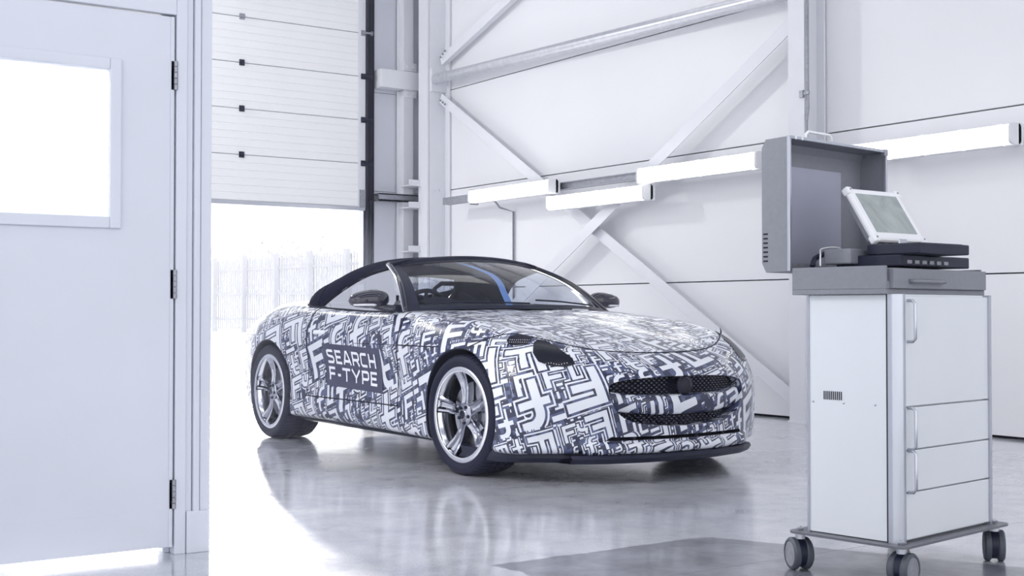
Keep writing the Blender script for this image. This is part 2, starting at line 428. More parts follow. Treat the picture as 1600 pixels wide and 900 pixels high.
# wind post, rails and ladder-like cleats on the back wall
wp = tag(empty('wind_post', (WX, 3.15, 0)), 'slim white steel wind post between the roller door and the corner column', 'steel post')
for za, zb in ((0, 3.685), (3.92, 6.0)):
    loc_mesh(boxes('post_section', [((WX + 0.02, 3.06, za), (WX + 0.035, 3.30, zb)), ((WX + 0.02, 3.09, za), (WX + 0.13, 3.105, zb)), ((WX + 0.13, 3.09, za), (WX + 0.145, 3.23, zb))], M['steel'], wp, 0.003), (WX, 3.15, 0))
rail = empty('wall_rail', (WX, 2.9, 3.8)); tag(rail, 'thick white horizontal steel rail beside the roller door track', 'steel beam')
loc_mesh(boxes('beam', [((WX + 0.0, 2.745, 3.69), (WX + 0.20, 3.42, 3.915))], M['steel'], rail, 0.005), (WX, 2.9, 3.8))
for z in (3.60, 3.93):
    bm = bmesh.new(); box(bm, (WX + 0.145, 3.09, z), (WX + 0.16, 3.27, z + 0.10))
    for y in (3.14, 3.22): lathe(bm, [(0.001, 0.02), (0.02, 0.02), (0.02, 0), (0.001, 0)], 8, 'x', (WX + 0.16, y, z + 0.05))
    loc_mesh(from_bm('bolted_cleat', bm, M['steel'], rail), (WX, 2.9, 3.8))
tag(boxes('wall_channel', [((WX, 2.74, 2.29), (WX + 0.15, 3.40, 2.31)), ((WX + 0.14, 2.74, 2.29), (WX + 0.15, 3.40, 2.385)), ((WX, 2.74, 2.37), (WX + 0.15, 3.40, 2.385))], M['galv']),
    'dark galvanised channel running across the back wall behind the corner column', 'channel')
for z, lab in ((2.47, 'topmost of the three'), (2.20, 'middle of the three'), (1.66, 'lowest of the three')):
    bm = bmesh.new(); box(bm, (WX + 0.15, 3.02, z), (WX + 0.42, 3.30, z + 0.012)); box(bm, (WX + 0.40, 3.02, z), (WX + 0.412, 3.30, z + 0.075))
    for y in (3.20, 3.26): lathe(bm, [(0.001, 0.02), (0.018, 0.02), (0.018, 0), (0.001, 0)], 8, 'x', (WX + 0.412, y, z + 0.04))
    tag(from_bm('cleat', bm, M['steel'], bevel=0.002), 'short white bolted cleat left of the corner column, ' + lab, 'bracket')

# portal columns ---------------------------------------------------------------
def column(x, label, conduit=False):
    o = empty('steel_column', (x, 3.2, 0)); tag(o, label, 'column')
    loc_mesh(boxes('flange', [((x - 0.09, 3.19, 0), (x + 0.09, 3.205, 6.2))], M['steel'], o), (x, 3.2, 0))
    loc_mesh(boxes('web', [((x - 0.006, 3.205, 0), (x + 0.006, 3.445, 6.2))], M['steel'], o), (x, 3.2, 0))
    loc_mesh(boxes('flange', [((x - 0.09, 3.43, 0), (x + 0.09, 3.447, 6.2))], M['steel'], o), (x, 3.2, 0))
    loc_mesh(boxes('base_plate', [((x - 0.10, 3.18, 0), (x + 0.10, 3.455, 0.015))], M['steel'], o), (x, 3.2, 0))
    return o
# the far column is a boxed one: pale front edge and a broad flat side
bx = empty('steel_column', (-6.0, 3.2, 0)); tag(bx, 'broad white steel column in the corner right of the roller door', 'column')
loc_mesh(boxes('flange', [((-6.24, 3.18, 0), (-6.03, 3.21, 6.2))], M['steel'], bx, 0.003), (-6.0, 3.2, 0))
loc_mesh(boxes('web', [((-6.15, 3.21, 0), (-6.06, 3.43, 6.2))], M['steel'], bx), (-6.0, 3.2, 0))
loc_mesh(boxes('side_plate', [((-6.06, 3.215, 0), (-6.02, 3.43, 6.2)), ((-6.24, 3.43, 0), (-5.92, 3.455, 6.2))], M['steel'], bx, 0.003), (-6.0, 3.2, 0))
bm = bmesh.new()
for z in (2.42, 3.62, 3.86):
    for y in (3.30, 3.36): lathe(bm, [(0.001, 0.016), (0.02, 0.016), (0.02, 0), (0.001, 0)], 8, 'x', (-6.02, y, z))
loc_mesh(from_bm('bolts', bm, M['steel'], bx), (-6.0, 3.2, 0))
c2 = column(0.0, 'white I-section steel column behind the grey trolley lid')
# conduit on the near column
bm = bmesh.new(); tube(bm, [(0.115, 3.2, 6.1), (0.115, 3.2, 2.75), (0.115, 3.205, 2.62), (0.10, 3.2, 2.50), (0.10, 3.2, 1.5)], 0.014, 8)
co = tag(from_bm('conduit', bm, M['galv'], None, True), 'grey metal conduit running down the near steel column', 'conduit')
boxes('saddle_clip', [((0.05, 3.17, 2.70), (0.09, 3.19, 2.76)), ((0.08, 3.175, 2.72), (0.15, 3.19, 2.745))], M['galv'], co)
# bracing
YB = 3.33
def brace(a, b, label, wid=0.10):
    o = bmesh.new(); A = Vector(a); B = Vector(b)
    beam(o, A, B, 0.012, wid, up=(0, 1, 0) if False else (0, 0, 1)); d = (B - A).normalized(); n = Vector((d.z, 0, -d.x))
    beam(o, A + n * wid / 2 + Vector((0, .03, 0)), B + n * wid / 2 + Vector((0, .03, 0)), 0.07, 0.008)
    return tag(from_bm('diagonal_brace', o, M['steel'], bevel=0.002), label, 'steel brace')
b1 = brace((-5.95, YB, 3.54), (-0.06, YB, 0.12), 'long white diagonal brace falling from the corner column towards the near column foot', 0.115)
b2 = brace((-0.06, YB - 0.08, 3.38), (-5.95, YB - 0.08, -0.0 + 0.03), 'long white diagonal brace falling from the near column towards the back of the car', 0.12)
b3 = brace((-5.95, YB, 4.0), (-0.5, YB, 5.78), 'short visible stretch of white brace rising from the corner column to the top edge', 0.115)
for o_, z_ in ((b1, 3.50), (b3, 4.03)):
    for k in range(3):
        bm = bmesh.new(); xx = -5.90 + .05 * k; lathe(bm, [(.001, -.045), (.014, -.045), (.014, -.030), (.001, -.030)], 6, 'y', (xx, YB, z_ + (.03 * k if o_ is b3 else -.03 * k))); from_bm('bolt', bm, M['galv'], o_)
bm = bmesh.new(); tube(bm, [(-5.98, 3.27, 3.77), (-0.10, 3.27, 3.635)], 0.062, 28)
pp = from_bm('bracing_tube', bm, M['tube'], None, True, 40); tag(pp, 'round grey steel tube spanning high between the two columns', 'steel tube')
boxes('end_plate', [((-6.02, 3.215, 3.62), (-5.98, 3.43, 3.90))], M['steel'], pp)

# strip lights -----------------------------------------------------------------
def strip_light(x0, z, lab, L=1.58):
    o = empty('strip_light', (x0, 3.1, z)); tag(o, lab, 'light', 'fluorescent strip lights on the long wall')
    def capsule(x0, x1, y0, y1, z0, z1, r, mt, name):
        bm = bmesh.new(); n = 6; pr = []
        for cx, cz, a0 in ((y1 - r, z1 - r, 0), (y0 + r, z1 - r, 90), (y0 + r, z0 + r, 180), (y1 - r, z0 + r, 270)):
            for k in range(n + 1):
                a = math.radians(a0 + 90 * k / n); pr.append((cx + r * math.cos(a), cz + r * math.sin(a)))
        A = [bm.verts.new((x0, y, q)) for y, q in pr]; B = [bm.verts.new((x1, y, q)) for y, q in pr]
        for k in range(len(pr)): q = (k + 1) % len(pr); bm.faces.new((A[k], A[q], B[q], B[k]))
        bm.faces.new(A[::-1]); bm.faces.new(B)
        return from_bm(name, bm, mt, o, True, 40)
    capsule(0.02, L - 0.02, -0.065, 0.03, -0.068, 0.068, 0.03, M['lamp'], 'diffuser')
    capsule(0.0, L, 0.02, 0.075, -0.075, 0.075, 0.012, M['lampbody'], 'housing')
    for x in (0.0, L - 0.022): capsule(x, x + 0.022, -0.07, 0.05, -0.074, 0.074, 0.032, M['lampbody'], 'end_cap')
    if x0 > 0:
        for x in (.25, L - .25): boxes('wall_bracket', [((x - .02, .075, -.03), (x + .02, .36, .03))], M['galv'], o)
    for k in range(5):
        for zz in (-0.076, 0.070): boxes('clip', [((0.12 + k * (L - 0.26) / 4, -0.02, zz), (0.15 + k * (L - 0.26) / 4, 0.03, zz + 0.007))], M['lampbody'], o)
strip_light(-4.87, 2.235, 'glowing strip light nearest the corner column')
strip_light(-3.36, 2.055, 'glowing strip light hung lower, just above the brace crossing')
strip_light(-1.89, 2.215, 'glowing strip light ending beside the grey trolley lid')
strip_light(0.55, 2.16, 'glowing strip light seen to the right of the grey trolley lid')
rl = tag(boxes('support_channel', [((-5.56, 3.215, 2.195), (-0.15, 3.222, 2.275)), ((-5.56, 3.178, 2.268), (-0.15, 3.222, 2.276)), ((-5.56, 3.178, 2.195), (-0.15, 3.222, 2.203)), ((-5.56, 3.12, 2.195), (-4.90, 3.178, 2.276))], M['galv']),
         'galvanised channel carrying the row of strip lights', 'channel')
boxes('fixing_plate', [((-4.905, 3.08, 2.15), (-4.885, 3.19, 2.32))], M['galv'], rl)
bm = bmesh.new(); tube(bm, [(-4.60, 3.2, 2.19), (-4.56, 3.22, 2.15), (-4.54, 3.25, 2.10), (-4.54, 3.44, 2.06), (-4.54, 3.44, 0.3)], 0.012, 8)
tag(from_bm('conduit', bm, M['galv'], None, True), 'thin grey conduit dropping down the wall under the first strip light', 'conduit')

# partition with personnel door -------------------------------------------------
PX = 2.70
bm = bmesh.new()
box(bm, (PX - 0.12, -3.045, 0), (PX - 0.01, -2.955, 6.2)); box(bm, (PX - 0.12, -9, 2.13), (PX - 0.01, -3.045, 6.2)); box(bm, (PX - 0.12, -9, 0), (PX - 0.01, -4.05, 2.13))
struct(from_bm('wall_left', bm, M['part']))
bm = bmesh.new()   # moulded jamb
box(bm, (PX - 0.13, -3.088, 0), (PX + 0.008, -3.045, 2.13)); box(bm, (PX - 0.10, -3.115, 0), (PX - 0.048, -3.088, 2.13)); box(bm, (PX - 0.02, -3.045, 0), (PX + 0.0, -3.02, 6.2)); box(bm, (PX - 0.02, -3.016, 0.0), (PX + 0.012, -2.992, 6.2)); box(bm, (PX - 0.02, -2.988, 0.0), (PX + 0.004, -2.945, 6.2))
box(bm, (PX - 0.13, -4.09, 0), (PX + 0.008, -4.05, 2.13)); box(bm, (PX - 0.13, -4.05, 2.063), (PX + 0.008, -3.088, 2.13)); box(bm, (PX - 0.02, -9, 2.13), (PX + 0.012, -3.045, 2.16))
box(bm, (PX - 0.02, -3.042, 0.0), (PX + 0.016, -2.95, 0.16))
struct(from_bm('trim_3', bm, M['part'], bevel=0.003))
d1 = struct(empty('door_1', (PX, -3.092, 0))); DD = (PX, -3.092, 0)
Y0, Y1, W0, W1, Z0, Z1 = -4.045, -3.094, -3.80, -3.335, 1.27, 1.835
bm = bmesh.new(); xa, xb = PX - 0.045, PX
for lo, hi in (((xa, Y0, 0.03), (xb, W0, 2.055)), ((xa, W1, 0.03), (xb, Y1, 2.055)), ((xa, W0, 0.03), (xb, W1, Z0)), ((xa, W0, Z1), (xb, W1, 2.055))): box(bm, lo, hi)
bmesh.ops.remove_doubles(bm, verts=bm.verts, dist=1e-5)
loc_mesh(from_bm('door_leaf', bm, M['door'], d1), DD)
bm = bmesh.new(); t = 0.035
for lo, hi in (((xb, W0 + .008, Z1 - .008), (xb + .014, W1 - .008, Z1 + t)), ((xb, W0 + .008, Z0 - t), (xb + .014, W1 - .008, Z0 + .008)), ((xb, W1 - .008, Z0 - t), (xb + .014, W1 + t, Z1 + t)), ((xb, W0 - t, Z0 - t), (xb + .014, W0 + .008, Z1 + t))): box(bm, lo, hi)
loc_mesh(from_bm('glazing_bead', bm, M['door'], d1, bevel=0.004), DD)
loc_mesh(boxes('window_pane', [((xa + .015, W0, Z0), (xa + .02, W1, Z1))], M['frost'], d1), DD)
loc_mesh(boxes('edge_strip', [((PX - 0.002, Y1 - 0.016, 0.03), (PX + 0.004, Y1 - 0.004, 2.055))], M['door'], d1), DD)
loc_mesh(boxes('kick_plate', [((PX, Y0 + 0.03, 0.04), (PX + 0.0015, Y1 - 0.03, 0.17))], M['door'], d1), DD)
for z in (0.23, 1.03, 1.83):
    bm = bmesh.new(); box(bm, (PX, Y1 - 0.014, z - 0.055), (PX + 0.004, Y1 + 0.022, z + 0.055))
    for k in range(5): lathe(bm, [(0.001, 0), (0.0075, 0), (0.0075, 0.02), (0.001, 0.02)], 12, 'z', (PX + 0.009, Y1 + 0.003, z - 0.055 + k * 0.0225))
    loc_mesh(from_bm('hinge', bm, M['galv'], d1, True, 30), DD)
# yard outside: fence and trees
fe = empty('yard_fence', (-60, 20, 0)); tag(fe, 'tall pale picket fence across the sunlit yard outside the open door', 'fence')
FA, FB = Vector((-35, 18.7, 0)), Vector((-75, 15.3, 0)); fd = (FB - FA).normalized(); fn = Vector((-fd.y, fd.x, 0))
FL = (FB - FA).length; npan = 14
for k in range(npan):
    bm = bmesh.new()
    for i in range(14):
        p = FA + fd * (FL * (k + (i + 0.5) / 14) / npan); beam(bm, p + Vector((0, 0, 0.15)), p + Vector((0, 0, 3.25 + 0.05 * math.sin(i * 1.7))), 0.11, 0.03, up=fn)
    for z in (0.6, 1.7, 2.8): beam(bm, FA + fd * (FL * k / npan) + fn * 0.05 + Vector((0, 0, z)), FA + fd * (FL * (k + 1) / npan) + fn * 0.05 + Vector((0, 0, z)), 0.05, 0.12)
    loc_mesh(from_bm('picket_panel', bm, M['fence'], fe), (-60, 20, 0))
    bm = bmesh.new(); q = FA + fd * (FL * k / npan) + fn * 0.15; box(bm, (q.x - .1, q.y - .1, 0), (q.x + .1, q.y + .1, 3.4)); loc_mesh(from_bm('post', bm, M['fence'], fe), (-60, 20, 0))
def tree(x, y, h, r, lab, seed):
    rnd = random.Random(seed); o = empty('tree', (x, y, 0)); tag(o, lab, 'tree')
    bm = bmesh.new(); tube(bm, [(x, y, 0), (x + .1, y, h * .4), (x, y + .2, h * .7)], [.25, .2, .1], 8); loc_mesh(from_bm('trunk', bm, M['leaf'], o), (x, y, 0))
    bm = bmesh.new()
    for _ in range(1400):
        a = rnd.random() * 2 * PI; u = rnd.random() ** .5; q = rnd.random()
        c = Vector((x + r * u * math.cos(a), y + r * u * math.sin(a), h * (.35 + .65 * q * (1 - .35 * u))))
        R = Matrix.Rotation(rnd.random() * 6, 3, Vector((rnd.random() - .5, rnd.random() - .5, rnd.random() - .5)).normalized()); s = .28
        bm.faces.new([bm.verts.new(c + R @ Vector(v) * s) for v in ((-1, 0, 0), (0, -.5, 0), (1, 0, .2), (0, .5, 0))])
    loc_mesh(from_bm('crown', bm, M['leaf'], o), (x, y, 0))
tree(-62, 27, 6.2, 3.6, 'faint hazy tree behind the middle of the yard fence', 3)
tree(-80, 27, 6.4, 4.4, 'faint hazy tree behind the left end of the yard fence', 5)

hz = bpy.data.materials.new('sunlit_haze'); hz.use_nodes = True; hn = NT(hz.node_tree); hn.n.remove(hz.node_tree.nodes['Principled BSDF'])
vs_ = hn.new('ShaderNodeVolumeScatter'); vs_.inputs['Color'].default_value = (1, 1, 1, 1); vs_.inputs['Density'].default_value = 0.002; vs_.inputs['Anisotropy'].default_value = 0.3
hn.put(hz.node_tree.nodes['Material Output'].inputs['Volume'], vs_.outputs[0])
hb = boxes('yard_haze', [((-110, -60, 0), (-9, 100, 14))], hz); hb['kind'] = 'stuff'; hb['label'] = 'bright sunlit haze hanging over the yard outside the open door'; hb['category'] = 'haze'

hz2 = hz.copy(); hz2.name = 'indoor_haze'; [n for n in hz2.node_tree.nodes if n.type == 'VOLUME_SCATTER'][0].inputs['Density'].default_value = 0.006
hz2.node_tree.nodes['Volume Scatter'].inputs['Anisotropy'].default_value = 0.5; hz2.node_tree.nodes['Volume Scatter'].inputs['Color'].default_value = (.72, .78, 1, 1)
hi_ = boxes('indoor_haze', [((-6.8, -8.9, 0.001), (9.4, 3.45, 6.19))], hz2); hi_['kind'] = 'stuff'; hi_['label'] = 'thin backlit haze filling the workshop'; hi_['category'] = 'haze'

# ================================================================== CAR
CX = 1.311
car = tag(empty('sports_car', (0, 0, 0)), 'low convertible wrapped in white and navy letter camouflage with a dark canvas roof', 'car')
C_ = [  # stations x levels; nose centre .. tail centre, bottom .. centre line
 [(1.95,0,.15),(2.13,0,.165),(2.17,0,.23),(2.18,0,.33),(2.195,0,.45),(2.175,0,.56),(2.105,0,.635),(1.98,0,.695),(1.75,0,.765),(1.5,0,.825),(1.3,0,.865)],
 [(1.93,.25,.15),(2.115,.25,.165),(2.15,.25,.23),(2.16,.25,.33),(2.172,.25,.45),(2.152,.25,.56),(2.08,.25,.64),(1.95,.245,.70),(1.72,.22,.77),(1.42,.15,.84),(1.15,0,.885)],
 [(1.85,.46,.15),(2.05,.50,.165),(2.08,.50,.23),(2.09,.50,.33),(2.10,.495,.45),(2.08,.49,.56),(2.01,.48,.655),(1.88,.46,.72),(1.62,.42,.79),(1.3,.25,.86),(1.0,0,.905)],
 [(1.7,.66,.15),(1.89,.73,.165),(1.91,.745,.24),(1.92,.75,.34),(1.93,.75,.46),(1.915,.745,.57),(1.86,.72,.68),(1.73,.67,.775),(1.45,.58,.83),(1.12,.33,.89),(.85,0,.92)],
 [(1.6,.80,.15),(1.73,.905,.165),(1.735,.92,.25),(1.735,.925,.35),(1.725,.922,.47),(1.705,.905,.59),(1.65,.87,.70),(1.53,.78,.815),(1.28,.65,.872),(.98,.36,.912),(.75,0,.932)],
 [(1.35,.85,.17),(1.35,.955,.18),(1.35,.96,.27),(1.35,.962,.37),(1.35,.962,.49),(1.35,.957,.61),(1.34,.93,.725),(1.27,.83,.85),(1.08,.68,.893),(.88,.38,.928),(.65,0,.94)],
 [(.95,.84,.17),(.95,.925,.185),(.95,.94,.27),(.95,.94,.36),(.95,.945,.49),(.95,.947,.61),(.95,.942,.72),(.93,.87,.845),(.87,.75,.903),(.74,.42,.935),(.5,0,.942)],
 [(.55,.82,.17),(.55,.905,.19),(.55,.92,.27),(.55,.912,.36),(.55,.905,.49),(.55,.912,.61),(.55,.918,.72),(.55,.885,.84),(.53,.80,.922),(.45,.45,.935),(.3,0,.937)],
 [(-.1,.82,.17),(-.1,.895,.195),(-.1,.925,.27),(-.1,.912,.36),(-.1,.893,.49),(-.1,.900,.61),(-.1,.912,.72),(-.1,.885,.84),(-.1,.805,.93),(-.1,.45,.935),(-.1,0,.935)],
 [(-.7,.82,.17),(-.7,.905,.2),(-.7,.935,.27),(-.7,.93,.36),(-.7,.915,.49),(-.7,.922,.61),(-.7,.936,.73),(-.7,.905,.86),(-.7,.80,.955),(-.7,.45,.96),(-.6,0,.96)],
 [(-1.31,.85,.18),(-1.31,.95,.2),(-1.31,.96,.29),(-1.31,.965,.38),(-1.31,.967,.5),(-1.31,.966,.63),(-1.31,.955,.76),(-1.31,.895,.90),(-1.3,.74,.995),(-1.22,.42,1.0),(-1.1,0,1.0)],
 [(-1.7,.78,.2),(-1.75,.89,.22),(-1.76,.905,.3),(-1.77,.912,.4),(-1.77,.915,.52),(-1.77,.912,.64),(-1.76,.90,.76),(-1.72,.83,.88),(-1.62,.68,.962),(-1.5,.38,.98),(-1.4,0,.985)],
 [(-2.0,.6,.22),(-2.06,.70,.24),(-2.09,.72,.32),(-2.10,.73,.42),(-2.11,.735,.53),(-2.11,.735,.64),(-2.10,.72,.74),(-2.05,.67,.84),(-1.92,.55,.915),(-1.75,.3,.945),(-1.65,0,.955)],
 [(-2.1,0,.24),(-2.2,0,.26),(-2.23,0,.34),(-2.24,0,.44),(-2.25,0,.55),(-2.25,0,.65),(-2.24,0,.74),(-2.2,0,.83),(-2.1,0,.885),(-1.95,0,.915),(-1.85,0,.93)]]
C_ = np.array(C_)
NS, NL = 9, 7
mir = np.array([1, -1, 1])
G = cr(C_, NS, start=C_[1] * mir, end=C_[-2] * mir)              # along stations
Gt = np.transpose(G, (1, 0, 2))                                   # levels first
G = np.transpose(cr(Gt, NL, end=Gt[-2] * mir), (1, 0, 2))         # (stations, levels, 3)
G[:, -1, 1] = 0; G[0, :, 1] = 0; G[-1, :, 1] = 0
G[:, :, 1] = np.maximum(G[:, :, 1], 0)
nI, nJ = G.shape[:2]
def region(i, j):
    """material slot: 0 body, 1 bonnet, 2 door"""
    s = (i + .5) / NS; l = (j + .5) / NL
    if s < 3.6 and l > 7: return 1
    if 3.6 <= s < 7 and l > 7 - .95 * min(1, (s - 3.6) / 1.25) ** 1.5: return 1
    if 7 < s < 9 and 2.85 < l < 8.2: return 2
    return 0
bm = bmesh.new()
for sg in (1, -1):
    v = [[bm.verts.new((p[0], p[1] * sg, p[2])) for p in row] for row in G]
    for i in range(nI - 1):
        for j in range(nJ - 1):
            try:
                f = bm.faces.new((v[i][j], v[i + 1][j], v[i + 1][j + 1], v[i][j + 1])); f.material_index = region(i, j)
            except ValueError: pass
    for i in range(nI - 1):  # underside to the centre line
        a, b2 = v[i][0], v[i + 1][0]
        c, d = bm.verts.new((b2.co.x, 0, b2.co.z)), bm.verts.new((a.co.x, 0, a.co.z))
        try: bm.faces.new((a, d, c, b2)).material_index = 4
        except ValueError: pass
bmesh.ops.remove_doubles(bm, verts=bm.verts, dist=2e-4)
bmesh.ops.dissolve_degenerate(bm, dist=1e-5, edges=bm.edges)
bmesh.ops.recalc_face_normals(bm, faces=bm.faces)
BV = BVHTree.FromBMesh(bm)
me = bpy.data.meshes.new('body'); bm.to_mesh(me); bm.free()
BODY_SLOTS = [M['wrap'], M['wrap'], M['wrap'], M['wrap'], M['under']]
body = link('body', me, BODY_SLOTS + [], car)

def side_hit(x, z, sg=-1):
    h = BV.ray_cast(Vector((x, sg * 3, z)), Vector((0, -sg, 0))); return h[0], h[1]
def front_hit(y, z):
    h = BV.ray_cast(Vector((4, y, z)), Vector((-1, 0, 0))); return h[0], h[1]
def top_hit(x, y):
    h = BV.ray_cast(Vector((x, y, 3)), Vector((0, 0, -1))); return h[0], h[1]

# cutters --------------------------------------------------------------------
cut = bpy.data.meshes.new('cut'); cb = bmesh.new()
def cyl(c, r, y0, y1, n=72):
    A = [cb.verts.new((c[0] + r * math.cos(2 * PI * k / n), y0, c[1] + r * math.sin(2 * PI * k / n))) for k in range(n)]
    B = [cb.verts.new((c[0] + r * math.cos(2 * PI * k / n), y1, c[1] + r * math.sin(2 * PI * k / n))) for k in range(n)]
    for k in range(n): q = (k + 1) % n; cb.faces.new((A[k], A[q], B[q], B[k]))
    cb.faces.new(A); cb.faces.new(B[::-1])
AR_F, AR_R = 0.372, 0.376
for sg in (-1, 1):
    cyl((CX, 0.348), AR_F, sg * 0.56, sg * 1.2); cyl((-CX, 0.348), AR_R, sg * 0.54, sg * 1.2)
def prism_x(pts, x0, x1):
    A = [cb.verts.new((x0, y, z)) for y, z in pts]; B = [cb.verts.new((x1, y, z)) for y, z in pts]
    for k in range(len(pts)): q = (k + 1) % len(pts); cb.faces.new((A[k], A[q], B[q], B[k]))
    cb.faces.new(A[::-1]); cb.faces.new(B)
half = np.array([(0, .572), (.2, .570), (.36, .560), (.45, .545), (.485, .52), (.488, .48), (.470, .425), (.435, .375), (.36, .333), (.2, .308), (0, .300)])
hs = cr(np.array([(a, b2, 0) for a, b2 in half]), 5, start=(-.2, .570, 0), end=(-.2, .308, 0))[:, :2]
mouth = [tuple(p) for p in hs] + [(-p[0], p[1]) for p in hs[::-1][1:-1]]
prism_x(mouth, 1.86, 2.6)
prism_x([(-.50, .232), (.50, .232), (.47, .252), (-.47, .252)], 1.9, 2.6)
# cabin
def prism_z(pts, z0, z1):
    A = [cb.verts.new((x, y, z0)) for x, y in pts]; B = [cb.verts.new((x, y, z1)) for x, y in pts]
    for k in range(len(pts)): q = (k + 1) % len(pts); cb.faces.new((A[k], A[q], B[q], B[k]))
    cb.faces.new(A); cb.faces.new(B[::-1])
prism_z([(.42, -.74), (.42, .74), (-.85, .74), (-1.0, .55), (-1.0, -.55), (-.85, -.74)], .30, 1.3)
bmesh.ops.recalc_face_normals(cb, faces=cb.faces)
for f in cb.faces: f.material_index = 4
cb.to_mesh(cut); cb.free()
for _ in range(4): cut.materials.append(M['wrap'])
cut.materials.append(M['under'])
cuto = bpy.data.objects.new('cut', cut); COL.objects.link(cuto)
md = body.modifiers.new('openings', 'BOOLEAN'); md.operation = 'DIFFERENCE'; md.object = cuto; md.solver = 'EXACT'; md.use_self = True
md.material_mode = 'INDEX'
bpy.context.view_layer.update()
dg = bpy.context.evaluated_depsgraph_get()
res = bpy.data.meshes.new_from_object(body.evaluated_get(dg), depsgraph=dg)
bpy.data.objects.remove(body); bpy.data.objects.remove(cuto)

for f in res.polygons:
    c = f.center; r_ = math.hypot(abs(c.x) - CX, c.z - .348)
    if r_ < (AR_F if c.x > 0 else AR_R) + .0006 and abs(c.y) > .5: f.material_index = 4
    if .52 < abs(c.y) < .57 and r_ < .38: f.material_index = 4
    if c.x > 1.93 and abs(c.y) < .497 and .285 < c.z < .585 and f.material_index == 4: f.material_index = 0
    if abs(c.x) < 1.05 and abs(c.y) < .745 and c.z < .99 and c.x < .425 and c.z > .2: f.material_index = 4
OUT = G[:, 4 * NL, :2]; OA = OUT[:-1]; OB = OUT[1:]; OL = np.linalg.norm(OB - OA, axis=1); OS = np.concatenate([[0], np.cumsum(OL)])[:-1]
def wrap_uv(bm):
    uv = bm.loops.layers.uv.new('wrap'); bm.verts.ensure_lookup_table(); bm.verts.index_update()
    co = np.array([v.co for v in bm.verts]); q = np.stack([co[:, 0], np.abs(co[:, 1])], 1)
    ab = OB - OA; best = np.full(len(q), 1e9); arc_ = np.zeros(len(q))
    for k in range(len(OA)):
        t = np.clip(((q - OA[k]) @ ab[k]) / max(1e-9, OL[k] ** 2), 0, 1); d = np.linalg.norm(q - OA[k] - t[:, None] * ab[k], axis=1)
        m_ = d < best; best[m_] = d[m_]; arc_[m_] = (OS[k] + t * OL[k])[m_]
    sa = arc_ * np.where(co[:, 1] < 0, -1, 1); vv = co[:, 2] + .85 * best
    for f in bm.faces:
        top = f.normal.z > 0.80 and f.calc_center_median().x < 1.75
        for l in f.loops:
            k = l.vert.index; x, y, z = co[k]
            if top: u, v2, a = x + 9.0, y, math.radians(82)
            else: u, v2, a = sa[k], vv[k] + 5.1, math.radians(-17)
            l[uv].uv = (u * math.cos(a) - v2 * math.sin(a) + 20, u * math.sin(a) + v2 * math.cos(a) + 20)
def split_part(name, keep, m):
    bm = bmesh.new(); bm.from_mesh(res)
    bmesh.ops.delete(bm, geom=[f for f in bm.faces if not keep(f)], context='FACES')
    bm.normal_update(); wrap_uv(bm)
    me = bpy.data.meshes.new(name); bm.to_mesh(me); bm.free()
    return link(name, me, BODY_SLOTS, car, True, 32)
split_part('body', lambda f: f.material_index in (0, 3, 4), None)
split_part('bonnet', lambda f: f.material_index == 1, None)
split_part('door', lambda f: f.material_index == 2 and f.calc_center_median().y < 0, None)
split_part('door', lambda f: f.material_index == 2 and f.calc_center_median().y > 0, None)

# shut lines ------------------------------------------------------------------
def gp(s, l):  # body point at station / level (fractional grid index)
    a, b2 = min(nI - 1.001, s * NS), min(nJ - 1.001, l * NL); i, j = int(a), int(b2); a -= i; b2 -= j
    return (G[i, j] * (1 - a) + G[i + 1, j] * a) * (1 - b2) + (G[i, j + 1] * (1 - a) + G[i + 1, j + 1] * a) * b2
def seam(name, idx, parent=car, r=0.004, sides=(1, -1)):
    for sg in sides:
        pts = [Vector((p[0], p[1] * sg, p[2])) for p in (gp(s, l) for s, l in idx)]
        bm = bmesh.new(); tube(bm, pts, r, 5, cap=False); from_bm(name, bm, M['seal'], parent)
fr = lambda a, b2, n: [a + (b2 - a) * k / n for k in range(n + 1)]
cut_out = lambda p: (abs(p[0]) - CX) ** 2 + (p[2] - .348) ** 2 > AR_F ** 2
seam('bonnet_gap', [(s, 7) for s in fr(0, 3.6, 40)] + [(3.6 + 1.25 * t, 7 - .95 * t ** 1.5) for t in fr(0.05, 1, 14)])
seam('bonnet_gap', [(s, 6) for s in fr(5.65, 7, 12)])
seam('door_gap', [(7, l) for l in fr(8, 2.86, 36)] + [(s, 2.86) for s in fr(7, 9, 18)] + [(9, l) for l in fr(2.86, 8.15, 36)])
seam('crease_line', [(s, 6) for s in fr(7.05, 7.9, 8)], r=0.0018)

# front: grille, bar, badge, lower lip ----------------------------------------------
def front_surface(y, z, off):
    p, n = front_hit(y, z)
    return Vector((p.x + off, y, z)) if p else Vector((2.0 + off, y, z))
def xprof(y): return float(np.interp(abs(y), [0, .25, .5, .6], [2.18, 2.16, 2.085, 2.02]))
bm = bmesh.new()   # honeycomb-like mesh of raised lozenges
def inside(y, z):
    ay = abs(y); top = np.interp(ay, [0, .36, .45, .49], [.572, .56, .545, .50]); bot = np.interp(ay, [0, .2, .36, .435, .488], [.30, .308, .333, .375, .48])
    return ay < .485 and bot < z < top
row = 0; z = .285
while z < .58:
    y = -.5 + (0.017 if row % 2 else 0)
    while y < .5:
        if inside(y, z):
            x = xprof(y) - .075
            q = [(x, y - .019, z), (x + .004, y, z - .010), (x, y + .019, z), (x + .004, y, z + .010)]
            A = [bm.verts.new(p) for p in q]; B = [bm.verts.new((x + .014, p[1] + (y - p[1]) * .45, p[2] + (z - p[2]) * .45)) for p in q]
            for k in range(4): bm.faces.new((A[k], A[(k + 1) % 4], B[(k + 1) % 4], B[k]))
            bm.faces.new(B)
        y += 0.034
    z += 0.0125; row += 1
from_bm('grille_mesh', bm, M['black'], car)
ys = np.linspace(-.492, .492, 33)
